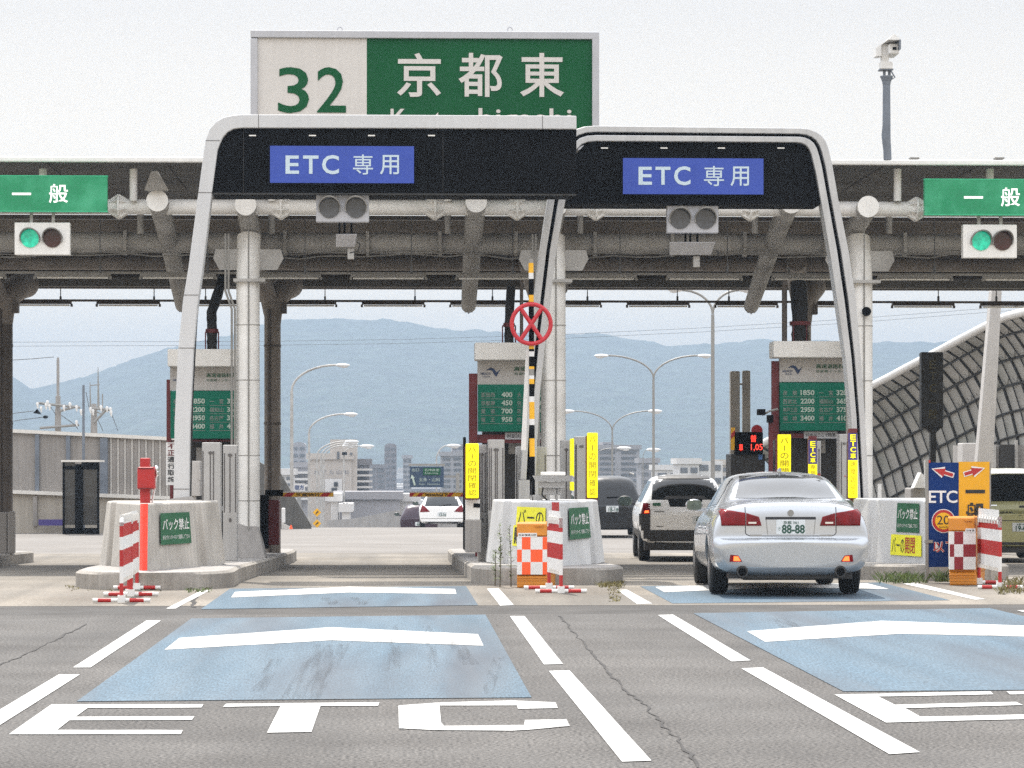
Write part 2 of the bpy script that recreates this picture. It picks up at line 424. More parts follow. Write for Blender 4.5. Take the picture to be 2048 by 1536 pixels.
chevron((359, 1277.5), (329, 1301), (663, 1256), (663, 1282), (956, 1270), (967, 1293))
chevron((470, 1185), (462, 1196), (698, 1174.5), (698, 1186), (910, 1179), (913, 1189))
chevron((1494, 1264), (1530, 1285), (1762, 1243), (1800, 1269), (2200, 1258), (2262, 1279))
chevron((1310, 1175), (1329, 1185.5), (1545, 1166), (1553, 1176), (1735, 1168), (1778, 1179))
for p in [[(293, 1242), (322, 1242), (181, 1336), (146, 1336)], [(118, 1350), (160, 1350), (-62, 1491), (-118, 1491)], [(402, 1182), (420, 1181), (351, 1218), (332, 1218)],
          [(1020, 1233), (1049, 1233), (1126, 1329), (1088, 1330)], [(1098, 1343), (1139, 1342), (1303, 1523), (1244, 1525)], [(974, 1178), (997, 1177), (1028, 1211), (1000, 1212)],
          [(1316, 1231), (1346, 1230), (1502, 1322), (1463, 1324)], [(1483, 1338), (1526, 1336), (1840, 1506), (1779, 1510)], [(1234, 1180), (1254, 1180), (1305, 1208), (1274, 1209)],
          [(1805, 1168), (1829, 1166), (1972, 1199), (1950, 1200)], [(2034, 1221.5), (2075, 1220.5), (2300, 1275), (2258, 1277)]]:
    marking('lane_line', p, M['white_paint'], .005)
LETTERS = {
 'E': [[(103, 1410), (407, 1410), (403, 1416.5), (176, 1417), (151, 1435), (389, 1434), (384, 1441.5), (139, 1442), (114, 1461.5), (366, 1461.5), (362, 1470), (18, 1470)]],
 'T': [[(452, 1409), (759, 1406), (756, 1413), (641, 1413), (623, 1465.5), (534, 1467), (561, 1413.5), (446, 1415)]],
 'C': [[(797, 1412.5), (874, 1406.5), (1024, 1402.5), (1111, 1406), (1116, 1417.5), (1036, 1419), (1034, 1412), (879, 1412.5), (882, 1446), (888, 1453.5), (1048, 1451.5), (1050, 1441.5), (1133, 1440), (1140, 1453.5), (1057, 1461), (1022, 1463), (869, 1461.5), (798, 1458)]],
 'E2': [[(1669, 1390.5), (1981, 1384), (1987, 1390), (1757, 1394.5), (1790, 1411), (2032, 1405), (2046, 1411.5), (1810, 1417.6), (1841, 1435), (2110, 1429), (2122, 1438), (1848, 1444.5), (1772, 1446.5)]],
 'T2': [[(2013, 1384), (2300, 1379), (2312, 1386), (2020, 1390)]]}
for k, ps in LETTERS.items():
    for p in ps: marking('road_letter', p, M['white_paint'], .005)
def crack(pts, w, name='road_crack'):
    mb = MB(); rnd = random.Random(len(pts)); P = []
    for (a, b) in zip(pts, pts[1:]):
        for k in range(8):
            t = k / 8; P.append(G(a[0] + (b[0] - a[0]) * t, a[1] + (b[1] - a[1]) * t) + Vector((rnd.uniform(-.018, .018), 0, .004)))
    n = len(P)
    for p in P:
        ww = w * rnd.uniform(.3, 1.2)
        mb.v += [p - Vector((ww, 0, 0)), p + Vector((ww, 0, 0))]
    for i in range(n - 1): mb.f.append((2 * i, 2 * i + 1, 2 * i + 3, 2 * i + 2)); mb.m.append(0)
    o = build(mb, name, M['crack'], fix=False); o['kind'] = 'structure'
crack([(1118, 1232), (1132, 1246), (1160, 1280), (1190, 1310), (1215, 1345), (1245, 1375), (1290, 1412), (1330, 1455), (1360, 1482), (1400, 1536), (1420, 1560)], .011)
crack([(172, 1248), (120, 1275), (60, 1306), (0, 1330), (-40, 1345)], .010)
crack([(397, 1188), (390, 1196), (386, 1206), (386, 1217)], .03)
for q in [[(786, 1252), (802, 1252), (800, 1345), (770, 1345)], [(846, 1252), (866, 1252), (880, 1345), (858, 1345)], [(880, 1268), (910, 1268), (960, 1330), (925, 1332)], [(540, 1320), (566, 1318), (530, 1385), (500, 1385)], [(985, 1316), (1008, 1316), (985, 1390), (962, 1390)],
          [(800, 1408), (812, 1408), (808, 1462), (796, 1462)], [(862, 1404), (880, 1404), (886, 1464), (868, 1464)], [(640, 1196), (668, 1196), (682, 1210), (650, 1210)], [(700, 1196), (722, 1196), (740, 1210), (712, 1210)], [(630, 1290), (700, 1290), (640, 1400), (560, 1400)],
          [(1686, 1235), (1698, 1235), (1775, 1268), (1760, 1268)], [(1714, 1235), (1728, 1235), (1815, 1268), (1798, 1268)], [(1545, 1238), (1575, 1236), (1600, 1255), (1560, 1256)], [(1715, 1410), (1760, 1405), (1860, 1444), (1800, 1446)], [(1440, 1300), (1475, 1300), (1505, 1322), (1462, 1324)]]:
    marking('tyre_mark', q, M['tyre_mark'], .010)
# ------------------------------------------------------------------ traffic islands
ISX = (-8.0, -3.05, 1.86, 7.08)
ISL = ('low concrete toll island at the left edge, only its rear end showing',
       'concrete toll island under the crash block with the red marker post',
       'concrete toll island between the two express lanes, weeds along its kerb',
       'concrete toll island behind the blue and amber lane board')
def zt(y): return GZ(y) + .21
for X, lb in zip(ISX, ISL):
    y0, y1, hw = (36.0 if X < 0 else 37.3 if X < 5 else 38.6, 59.5, .97) if X > -7 else (36.0, 58.0, .97)
    pr = []
    for k in range(9):
        a = k / 8 * math.pi / 2; pr.append((y0 + 1.15 * (1 - math.cos(a)), hw * math.sin(a) + .001))
    y = y0 + 2
    while y < y1 - .6: pr.append((y, hw)); y += 1.5
    for k in range(6):
        a = (1 - k / 5) * math.pi / 2; pr.append((y1 - .5 + .5 * math.cos(a), hw - .5 + .5 * math.sin(a)))
    t = thing('traffic_island', lb, 'traffic island', (X, y0 + 1, GZ(y0)), 'kerbed toll islands')
    mb = MB(); mk = MB(); n = len(pr); off = .05
    for (yy, w) in pr:
        z = zt(yy); wi = max(w - off, 0)
        mb.v += [Vector((X - wi, yy, z)), Vector((X + wi, yy, z))]
        mk.v += [Vector((X - w, yy, z - .3)), Vector((X - w, yy, z - .03)), Vector((X - wi, yy, z + .002)), Vector((X + wi, yy, z + .002)), Vector((X + w, yy, z - .03)), Vector((X + w, yy, z - .3))]
    for i in range(n - 1):
        mb.f.append((2 * i, 2 * i + 1, 2 * i + 3, 2 * i + 2)); mb.m.append(0)
        for j in (0, 1, 3, 4): mk.f.append((6 * i + j, 6 * i + j + 1, 6 * i + 6 + j + 1, 6 * i + 6 + j)); mk.m.append(0)
    build(mb, 'paving', M['concrete'], t); build(mk, 'kerb', M['kerb'], t, smooth=True)
# ------------------------------------------------------------------ canopy
XL, XR = -15.0, 17.0
cn = thing('toll_canopy', 'long flat roofed toll plaza canopy on pale tubular columns spanning the lanes', 'canopy', (2, 50, GZ(50)))
zr = ZV(326, 47, 1024)
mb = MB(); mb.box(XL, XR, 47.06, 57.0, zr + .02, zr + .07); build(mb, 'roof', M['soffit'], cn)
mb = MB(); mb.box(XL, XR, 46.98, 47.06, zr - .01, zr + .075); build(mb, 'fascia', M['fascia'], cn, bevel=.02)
mb = MB()
for u in (92, 262, 1830, 2000):
    mb = MB(); mb.rect(u - 9, 314.5, u + 9, 317.5, 47.2, .2); build(mb, 'gutter_clip', M['pole'], cn)
zf = ZV(416, 47.6, 1024)
mb = MB(); mb.sweep([(XL, 47.6, zf), (XR, 47.6, zf)], .122, 20)
ft = build(mb, 'front_tube', M['white_steel'], cn, smooth=True)
FLU = (238, 562, 870, 1034, 1192, 1500, 1660, 1832)
for u in FLU:
    x = XU(u, 47.6); mb = MB()
    mb.sweep([(x - .015, 47.6, zf), (x + .015, 47.6, zf)], .20, 16)
    for a in range(8):
        d = Vector((0, math.cos(a * math.pi / 4 + .3), math.sin(a * math.pi / 4 + .3)))
        c = Vector((x, 47.6, zf)); tn = Vector((0, -d.z, d.y)) * .007
        mb.prism([c + d * .12 - Vector((.145, 0, 0)) - tn, c + d * .20 - Vector((.02, 0, 0)) - tn, c + d * .20 + Vector((.02, 0, 0)) - tn, c + d * .12 + Vector((.145, 0, 0)) - tn], tn * 2)
    build(mb, 'flange', M['white_steel'], ft)
z2 = ZV(487, 49.6, 1024)
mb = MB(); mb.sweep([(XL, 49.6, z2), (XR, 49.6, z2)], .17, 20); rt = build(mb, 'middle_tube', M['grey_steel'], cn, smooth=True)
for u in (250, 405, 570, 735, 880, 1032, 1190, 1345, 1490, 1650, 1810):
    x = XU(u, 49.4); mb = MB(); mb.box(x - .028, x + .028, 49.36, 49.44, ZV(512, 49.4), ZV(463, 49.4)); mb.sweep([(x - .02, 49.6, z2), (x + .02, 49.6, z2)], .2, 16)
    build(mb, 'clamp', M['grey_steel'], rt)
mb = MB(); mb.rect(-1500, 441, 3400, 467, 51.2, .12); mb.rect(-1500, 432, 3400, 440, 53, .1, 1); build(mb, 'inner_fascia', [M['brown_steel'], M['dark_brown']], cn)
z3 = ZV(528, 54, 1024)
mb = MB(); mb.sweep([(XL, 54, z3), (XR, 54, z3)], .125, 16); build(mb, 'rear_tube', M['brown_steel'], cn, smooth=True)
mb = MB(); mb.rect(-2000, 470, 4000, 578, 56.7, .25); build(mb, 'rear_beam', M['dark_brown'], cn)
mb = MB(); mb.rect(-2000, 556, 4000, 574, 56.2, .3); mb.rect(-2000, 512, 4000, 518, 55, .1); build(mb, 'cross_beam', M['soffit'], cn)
def drop(u, v0, v1, Y, r, m, nm):
    x = XU(u, Y); mb = MB(); mb.sweep([(x, Y, ZV(v1, Y, u)), (x, Y, ZV(v0, Y, u))], r, 12)
    return build(mb, nm, m, cn, smooth=True)
for u in (86, 267, 543, 896, 1110, 1520, 1795, 1980): drop(u, 338, 402, 47.45, .062, M['white_steel'], 'hanger_post')
for u in (281, 543, 896, 1160, 1510, 1778): drop(u, 425, 467, 48.8, .055, M['grey_steel'], 'hanger_post')
COLX = [XU(496, 48), XU(1108, 48), XU(1722, 48)]
for X in COLX:                                   # column heads: tube running back, white end cap facing the road
    zc = zf + .01
    mb = MB(); mb.sweep([(X, 47.3, zc), (X, 49.6, z2 + .02)], .165, 18); hd = build(mb, 'column_head', M['grey_steel'], cn, smooth=True)
    mb = MB(); mb.sweep([(X - .0, 47.24, zc), (X, 47.3, zc)], .17, 24); build(mb, 'end_cap', M['white_steel'], hd)
    mb = MB(); mb.sweep([(X, 48, zt(48)), (X, 48, ZV(560, 48)), (X, 48.3, z2)], [.19, .185, .19], 20)
    c = build(mb, 'column', M['white_steel'], cn, smooth=True)
    mb = MB(); mb.rect(0, 0, 1, 1, 48)
    mb = MB()
    for v in (650, 760, 910, 1000): mb.sweep([(X, 48, ZV(v, 48)), (X, 48, ZV(v + 2, 48))], .192, 20)
    build(mb, 'weld_band', M['grey_steel'], c, smooth=True)
    mb = MB()                                   # gusset plates
    for s in (-1, 1):
        mb.prism([(X + s * .1, 48.1, ZV(541, 48.1)), (X + s * .46, 48.1, ZV(541, 48.1)), (X + s * .56, 48.1, ZV(518, 48.1)), (X + s * .52, 48.1, ZV(500, 48.1)), (X + s * .1, 48.1, ZV(500, 48.1))], (0, .05, 0))
    mb.box(X - .22, X + .28, 47.75, 48.25, ZV(566, 48), ZV(560, 48))
    build(mb, 'gusset', M['grey_steel'], cn)
    mb = MB()
    xl = X - .2
    for k, dx in enumerate((-.05, .0)):
        mb.sweep([(xl + dx - .1, 47.85, ZV(470, 48)), (xl + dx - .1, 47.85, ZV(585, 48)), (xl + dx, 47.85, ZV(620, 48)), (xl + dx, 47.85, zt(48))], .018, 8)
    mb.sweep([(X + .02, 47.79, ZV(430, 48)), (X + .02, 47.79, zt(48))], .012, 8)
    build(mb, 'conduit', M['pole'], c, smooth=True)
    mb = MB(); z0 = zt(48)
    b = [(X - .12, 47.6, z0), (X + .30, 47.6, z0), (X + .30, 48.35, z0), (X - .12, 48.35, z0)]
    t4 = [(X - .17, 47.82, z0 + .55), (X + .17, 47.82, z0 + .5), (X + .17, 48.2, z0 + .5), (X - .17, 48.2, z0 + .55)]
    mb.hexa(b, t4); build(mb, 'footing', M['concrete'], cn, bevel=.02)
for X in (XU(316, 47.3), XU(952, 47.3), XU(1580, 47.3)):  # raking struts between the columns
    zc = zf + .01
    mb = MB(); mb.sweep([(X, 47.2, zc + .06), (X, 48.2, zc - .12), (X, 49.5, z2 + .02), (X, 52.6, ZV(612, 52.6))], [.165, .16, .155, .13], 18)
    s_ = build(mb, 'raking_strut', M['grey_steel'], cn, smooth=True)
    mb = MB(); mb.sweep([(X, 47.13, zc + .05), (X, 47.2, zc + .05)], .17, 24); build(mb, 'end_cap', M['white_steel'], s_)
    mb = MB()
    for k in range(7):
        a = k / 6 * math.pi; mb.sweep([(X + .14 * math.cos(a), 52.6, ZV(606, 52.6)), (X + .11 * math.cos(a), 52.6, ZV(606, 52.6) - .16 * math.sin(a) - .03)], .012, 5)
    build(mb, 'drip_edge', M['dark_brown'], s_)
    mb = MB(); mb.hexa([(X - .19, 47.0, zc + .2), (X + .19, 47.0, zc + .2), (X + .12, 47.4, zc + .2), (X - .12, 47.4, zc + .2)], [(X - .05, 46.6, ZV(345, 46.6)), (X + .05, 46.6, ZV(345, 46.6)), (X + .05, 46.8, ZV(345, 46.6)), (X - .05, 46.8, ZV(345, 46.6))])
    build(mb, 'bracket', M['grey_steel'], s_)
RCX = (XU(9, 55), XU(545, 55), XU(545, 55) + 4.93, XU(1606, 55))
for X in RCX:                                    # rear columns with curved arms
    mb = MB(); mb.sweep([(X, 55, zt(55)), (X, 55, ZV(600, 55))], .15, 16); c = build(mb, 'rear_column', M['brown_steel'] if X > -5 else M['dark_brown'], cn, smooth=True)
    mb = MB(); mb.sweep([(X - .06, 54.83, zt(55)), (X - .06, 54.83, ZV(620, 55))], .03, 8)
    for v in (690, 845): mb.sweep([(X, 55, ZV(v, 55)), (X, 55, ZV(v + 5, 55))], .158, 16)
    build(mb, 'drain_pipe', M['dark_brown'], c, smooth=True)
    mb = MB(); mb.sweep([(X, 55, ZV(650, 55)), (X + .02, 55, ZV(608, 55)), (X + .09, 55.1, ZV(590, 55)), (X + .2, 55.4, ZV(574, 55)), (X + .3, 55.8, ZV(566, 55))], [.15, .18, .22, .24, .24], 18)
    mb.sweep([(X, 55, ZV(640, 55)), (X - .06, 55, ZV(600, 55)), (X - .2, 54.4, ZV(562, 55)), (X - .3, 53.6, ZV(525, 54))], [.14, .16, .18, .18], 18)
    build(mb, 'curved_arm', M['brown_steel'], cn, smooth=True)
    mb = MB(); mb.box(X + .13, X + .26, 54.9, 55.1, ZV(628, 55), ZV(606, 55)); build(mb, 'floodlight', M['dark_brown'], c)
rw_ = random.Random(3)
for Yc_, v0, r_ in ((49.3, 512, .014), (49.35, 506, .010), (50.9, 470, .012)):
    mb = MB(); pts = []
    for k in range(60):
        u = -200 + k * 42; pts.append(W(u, v0 + 5 * math.sin(k * 1.9 + v0) * rw_.random() + 3 * math.sin(k * .45), Yc_))
    mb.sweep(pts, r_, 6); build(mb, 'cable_run', M['pole'], cn, smooth=True)
for u in (200, 415, 610, 823, 1025, 1240, 1455, 1869):
    mb = MB(); mb.sweep([W(u, 436, 48.6), W(u, 540, 48.6)], .008, 6); mb.sweep([W(u, 532, 48.6), W(u, 545, 48.6)], .022, 8); build(mb, 'tension_rod', M['wire'], cn)
for u in (90, 330, 1690, 1960, 420, 1770):
    mb = MB(); a = W(u, 330, 47.3); mb.box(a.x - .012, a.x + .012, 47.1, 52, zr + .005, zr + .021); build(mb, 'deck_seam', M['dark_brown'], cn)
# ------------------------------------------------------------------ lights under the canopy
def rail(Y, v, rods, vtop, label):
    t = thing('lighting_rail', label, 'lighting rail', (2, Y, ZV(v, Y)))
    mb = MB(); mb.rect(-1500, v - 2.2, 3500, v + 2.2, Y, .05); build(mb, 'rail', M['dark_brown'] if Y > 55 else M['pole'], t)
    mb = MB()
    for u in rods:
        x = XU(u, Y); mb.sweep([(x, Y + .02, ZV(v, Y, u)), (x, Y + .02, ZV(vtop, Y, u))], .010, 6)
        mb.box(x - .018, x + .018, Y - .005, Y + .05, ZV(v, Y, u), ZV(v - 10, Y, u))
    build(mb, 'hanger_rod', M['wire'], t)
rail(50.0, 547, (200, 415, 610, 823, 1025, 1240, 1455, 1578, 1869), 440, 'thin pale lighting rail hung under the middle of the canopy')
rail(56.85, 602.5, (25, 121, 308, 411, 575, 650, 830, 985, 1175, 1355, 1458, 1877, 1993), 540, 'thin dark lighting rail hung below the rear edge of the canopy')
def luminaire(label, group, Y, v, w, dark):
    x = 0; t = thing('tube_light', label, 'tube light', (x, Y, ZV(v, Y)), group)
    z = ZV(v, Y); k = Y / F
    mb = MB(); mb.hexa([(-w / 2, Y - .09, z - 6.5 * k), (w / 2, Y - .09, z - 6.5 * k), (w / 2, Y + .09, z - 6.5 * k), (-w / 2, Y + .09, z - 6.5 * k)], [(-w / 2, Y - .05, z - .5 * k), (w / 2, Y - .05, z - .5 * k), (w / 2, Y + .05, z - .5 * k), (-w / 2, Y + .05, z - .5 * k)])
    build(mb, 'housing', M['dark_brown'] if dark else M['grey_steel'], t)
    mb = MB(); mb.sweep([(-w / 2 + .04, Y, z - 9.3 * k), (w / 2 - .04, Y, z - 9.3 * k)], .016, 8); build(mb, 'lamp', M['lamp_white'], t, smooth=True)
    mb = MB()
    for s in (-1, 1): mb.box(s * w / 2 - .02, s * w / 2 + .02, Y - .03, Y + .03, z - 12 * k, z - 6.5 * k)
    build(mb, 'lamp_holder', M['dark_brown'] if dark else M['pole'], t)
    return t
ORD = ['first', 'second', 'third', 'fourth', 'fifth', 'sixth', 'seventh', 'eighth', 'ninth', 'tenth', 'eleventh', 'twelfth']
base = luminaire('x', 'pale tube lights under the middle of the canopy', 50.0, 548, 1.25, False)
us = [-65 + 210.5 * i for i in range(11)]
for i, u in enumerate(us):
    o = base if i == 0 else copy_tree(base)
    o.location.x = XU(u, 50); o['label'] = 'pale tube light in the front row under the canopy, %s from the left' % ORD[i]
base = luminaire('x', 'dark framed tube lights along the rear of the canopy', 56.85, 603, 1.185, True)
us = [80 + 176.6 * i for i in range(12)]
for i, u in enumerate(us):
    o = base if i == 0 else copy_tree(base)
    o.location.x = XU(u, 56.85); o['label'] = 'dark framed tube light against the sky behind the canopy, %s from the left' % ORD[i]
# ------------------------------------------------------------------ lane gates
def gate_detail(parent, slots, Y, v):
    mb = MB()
    for u in slots: mb.rect(u - 7, v - 1.2, u + 7, v + 1.2, Y - .02, .03)
    build(mb, 'downlight', M['lamp_white'], parent)
def display(parent, u0, v0, u1, v1, Y, tx):
    mb = MB(); mb.rect(u0 - 4, v0 - 4, u1 + 4, v1 + 4, Y - .035, .05); fr = build(mb, 'display_frame', M['black'], parent)
    mb = MB(); mb.rect(u0, v0, u1, v1, Y - .045, .03); d = build(mb, 'display_face', M['display'], parent)
    for s, a, b, bold in tx:
        mb = MB(); text_rect(mb, s, a[0], a[1], b[0], b[1], Y - .05, bold); build(mb, 'display_lettering', M['display_text'], d, fix=False)
YA = 41.0
ga = thing('lane_gate', 'white enamelled gate arch over the left express lane, in front of the other arch', 'lane gate', W(362, 1030, YA) , 'gate arches over the express lanes')
mb = MB()
OUT = [(346, 1045), (347, 1000), (349, 850), (356, 700), (366, 600), (376, 540), (396, 390), (408, 300), (412, 277), (419, 258), (432, 243), (447, 234.5), (465, 230.5), (482, 229), (760, 229.5), (1153, 231.5)]
INN = [(378, 1045), (378, 1000), (380, 850), (387, 700), (396, 600), (405, 540), (423, 390), (435, 300), (440, 287), (446, 274), (455, 264), (466, 258), (478, 256), (488, 255.5), (760, 256), (1153, 258)]
mb.ribbon(OUT, INN, YA, .32); build(mb, 'frame', M['arch'], ga, bevel=.012)
mb = MB()
for a, b in (((347, 978), (378, 978)), ((357, 696), (388, 696)), ((367, 590), (397, 590)), ((397, 385), (424, 385)), ((411, 281), (440, 287)), ((517, 229), (517, 256)), ((1085, 231), (1085, 258))):
    if a[0] == b[0]: mb.rect(a[0] - .5, a[1], a[0] + .5, b[1], YA - .004, .1)
    else: mb.rect(a[0], a[1] - .6, b[0], a[1] + .6, YA - .004, .1)
build(mb, 'joint_line', M['groove'], ga)
for u in (487, 886):
    mb = MB(); mb.rect(u - .6, 258, u + .6, 387, YA + .074, .02); build(mb, 'hood_seam', M['rubber'], ga)
mb = MB(); mb.rect(425, 386.5, 1153, 389, YA + .07, .1); build(mb, 'hood_edge', M['lattice'], ga)
mb = MB(); P = [(424, 387), (436, 300), (444, 281), (455, 266), (470, 257), (1153, 257), (1153, 387.5)]
mb.prism([W(u, v, YA + .08) for u, v in P][::-1], (0, .9, 0)); build(mb, 'hood_panel', M['black'], ga)
gate_detail(ga, (505, 625, 743, 863), YA + .08, 271)
display(ga, 540, 292, 828, 366, YA + .08, [('E', (571, 311), (598, 347.5), .02), ('T', (606, 311), (637, 347.5), .02), ('C', (644, 310), (678, 348.5), .02), ('専', (706, 309), (746, 349), .004), ('用', (760, 310), (798, 349), .008)])
mb = MB(); mb.rect(330, 1001, 400, 1016, YA - .1, .5); mb.hexa([W(325, 1040, YA - .2), W(412, 1040, YA - .2), W(412, 1040, YA + .5), W(325, 1040, YA + .5)], [W(338, 998, YA - .1), W(384, 992, YA - .1), W(384, 992, YA + .4), W(338, 998, YA + .4)])
build(mb, 'base_block', M['concrete'], ga)
mb = MB(); mb.box(W(352, 1045, YA).x, W(385, 1045, YA).x, YA + .05, YA + .3, zt(YA), ZV(1010, YA)); build(mb, 'foot', M['arch'], ga)
mb = MB(); mb.sweep([W(395, 590, YA + .2), W(384, 800, YA + .2), W(380, 1010, YA + .2)], .02, 6); build(mb, 'cable', M['rubber'], ga)
YB = 43.0
gb = thing('lane_gate', 'gate arch with ribbed aluminium legs over the right express lane', 'lane gate', W(1735, 1045, YB), 'gate arches over the express lanes')
OUT = [(1040, 960), (1045, 880), (1050, 790), (1057, 700), (1068, 600), (1080, 500), (1097, 388), (1110, 320), (1122, 290), (1137, 270), (1152, 258.5), (1170, 253), (1190, 251.5), (1400, 254), (1600, 256), (1618, 258), (1632, 263), (1643, 270), (1651, 281), (1657, 296), (1664, 325), (1677, 400), (1697, 500), (1712, 600), (1722, 717), (1730, 834), (1738, 1000), (1740, 1060)]
INN = [(1072, 960), (1075, 880), (1080, 790), (1090, 690), (1101, 600), (1113, 500), (1133, 388), (1141, 335), (1147, 312), (1154, 298), (1164, 288), (1176, 283.5), (1192, 282), (1400, 283), (1594, 284.5), (1604, 286), (1612, 290), (1618, 297), (1623, 308), (1626, 320), (1632, 345), (1642, 400), (1659, 500), (1674, 600), (1691, 717), (1702, 834), (1711, 1000), (1713, 1060)]
def mix(A, B, t): return [(a[0] + (b[0] - a[0]) * t, a[1] + (b[1] - a[1]) * t) for a, b in zip(A, B)]
mb = MB(); mb.ribbon(OUT, mix(OUT, INN, .40), YB, .34, 0); mb.ribbon(mix(OUT, INN, .60), INN, YB, .34, 0); mb.ribbon(mix(OUT, INN, .40), mix(OUT, INN, .60), YB + .12, .2, 1)
build(mb, 'frame', [M['rail'], M['black']], gb, bevel=.01)
mb = MB(); P = [(1133, 407), (1150, 310), (1172, 286), (1190, 283), (1600, 285), (1614, 293), (1622, 306), (1629, 335), (1643, 408)]
mb.prism([W(u, v, YB + .1) for u, v in P][::-1], (0, .9, 0)); build(mb, 'hood_panel', M['black'], gb)
gate_detail(gb, (1209, 1328, 1443, 1562), YB + .1, 296)
display(gb, 1246, 316.5, 1527, 388.5, YB + .1, [('E', (1277, 333.5), (1304, 369.5), .02), ('T', (1311, 333.5), (1341, 369.5), .02), ('C', (1348, 332.5), (1381, 370.5), .02), ('専', (1408, 332), (1448, 372), .004), ('用', (1461, 333), (1498, 372), .008)])
for u0, u1, v in ((1040, 1074, 960), (1711, 1741, 1058)):
    mb = MB(); a = W(u0, v, YB); b = W(u1, v, YB); mb.box(a.x - .02, b.x + .02, YB + .0, YB + .34, zt(YB), a.z); build(mb, 'foot', M['rail'], gb)
def lens_row(t, spec, Y):
    for u, v, r, m, lab in spec:
        k = Y / F; c = W(u, v, Y)
        mb = MB(); mb.sweep([c + Vector((0, .02, 0)), c - Vector((0, .015, 0))], r * k, 24)
        l = build(mb, 'lens', m, t, smooth=True); l['label'] = lab
        mb = MB(); n = 20; R0, R1 = (r + 2.5) * k, (r + .3) * k
        vs = []; fs = []
        for j in range(n + 1):
            a = math.radians(-20) + math.radians(220) * j / n; dx, dz = math.cos(a), math.sin(a)
            dep = .05 + .16 * max(0, math.sin(a))
            for R in (R0, R1):
                vs += [c + Vector((dx * R, 0, dz * R)), c + Vector((dx * R, -dep, dz * R))]
        for j in range(n):
            a = 4 * j; b = a + 4
            fs += [(a, a + 1, b + 1, b), (a + 2, b + 2, b + 3, a + 3), (a + 1, a + 3, b + 3, b + 1)]
        mb.add(vs, fs); build(mb, 'visor', M['pole'], l, smooth=True)
def signal(label, u0, v0, u1, v1, Y, spec, vtop, group, post=True):
    t = thing('lane_signal', label, 'lane signal', W((u0 + u1) / 2, v1, Y), group)
    mb = MB(); mb.rect(u0, v0, u1, v1, Y, .16); build(mb, 'housing', M['white_steel'] if post else M['sign_frame'], t, bevel=.012)
    lens_row(t, spec, Y - .005)
    mb = MB()
    um = (u0 + u1) / 2
    for du in (-22, 22): mb.rect(um + du - 3, vtop, um + du + 3, v0 + 4, Y + .06, .05)
    build(mb, 'bracket', M['grey_steel'], t)
    return t
s1 = signal('unlit lane signal box hanging under the left gate arch', 632, 389, 738, 444, YA + .2, [(659, 416, 20, M['signal_clear'], 'unlit grey lens'), (712, 416, 20, M['signal_clear'], 'unlit grey lens')], 380, 'unlit signals under the gate arches', False)
s2 = signal('unlit lane signal box hanging under the right gate arch', 1334, 411, 1437, 466, YB + .2, [(1360, 438, 20, M['signal_clear'], 'unlit grey lens'), (1411, 438, 20, M['signal_clear'], 'unlit grey lens')], 400, 'unlit signals under the gate arches', False)
signal('lane signal with its green lamp lit, under the lane sign at the left edge', 29, 445, 140, 510, 46.9, [(60, 477, 18, M['signal_green'], 'lit green lens'), (105, 477, 18, M['signal_red'], 'unlit dark red lens')], 420, 'lit signals over the general lanes')
signal('lane signal with its green lamp lit, under the lane sign at the right edge', 1926, 449, 2034, 516, 46.9, [(1962, 482, 19, M['signal_green'], 'lit green lens'), (2005, 482, 19, M['signal_red'], 'unlit dark red lens')], 425, 'lit signals over the general lanes')
def antenna(label, u, v, Y, w):
    t = thing('lane_antenna', label, 'antenna', W(u, v, Y), 'antenna boxes under the gate arches')
    mb = MB(); mb.hexa([W(u - w, v + 48, Y), W(u + w * .8, v + 48, Y), W(u + w * .8, v + 48, Y + .3), W(u - w, v + 48, Y + .3)], [W(u - w, v + 22, Y - .2), W(u + w, v + 22, Y - .2), W(u + w, v + 22, Y + .4), W(u - w, v + 22, Y + .4)]); build(mb, 'case', M['sign_frame'], t, bevel=.01)
    mb = MB()
    for du in (-14, -4, 10): mb.rect(u + du - 2, v - 2, u + du + 2, v + 24, Y + .05, .04)
    build(mb, 'bracket', M['black'], t)
    mb = MB(); mb.sweep([W(u + w, v + 38, Y), W(u + w + 6, v + 42, Y), W(u + w + 2, v + 56, Y), W(u + w * .3, v + 60, Y)], .01, 6); build(mb, 'cable', M['rubber'], t)
    mb = MB(); mb.rect(u + 2, v + 50, u + 15, v + 72, Y + .1, .1); build(mb, 'camera', M['cabinet'], t, bevel=.01)
antenna('grey antenna box with small camera hanging below the left signal box', 693, 446, YA + .3, 21)
antenna('wider grey antenna box with looped cable below the right signal box', 1385, 462, YB + .3, 46)
# ------------------------------------------------------------------ big interchange sign on the roof
YS = 46.2
sg = thing('interchange_sign', 'large green and white interchange name sign standing on the canopy roof', 'road sign', W(850, 316, YS))
mb = MB()
mb.rect(501, 62, 1198.5, 76.5, YS, .3); mb.rect(501, 76.5, 515, 285, YS, .3); mb.rect(1184.5, 76.5, 1198.5, 285, YS, .3); mb.rect(501, 285, 1198.5, 299, YS, .3)
build(mb, 'frame', M['sign_frame'], sg, bevel=.01)
mb = MB(); mb.rect(515, 76.5, 733.5, 285, YS + .05, .1); wp = build(mb, 'number_panel', M['sign_white'], sg)
mb = MB(); mb.rect(733.5, 76.5, 1184.5, 285, YS + .05, .1); gp = build(mb, 'name_panel', M['sign_green'], sg)
mb = MB(); text_rect(mb, '3', 556, 134.5, 618, 226, YS + .04, .008); text_rect(mb, '2', 634, 134.5, 692, 225, YS + .04, .008)
build(mb, 'number_lettering', M['sign_green'], wp, fix=False)
mb = MB()
for ch, u in (('京', 838), ('都', 961), ('東', 1084)): text_rect(mb, ch, u - 44, 106, u + 44, 193.5, YS + .04, .014)
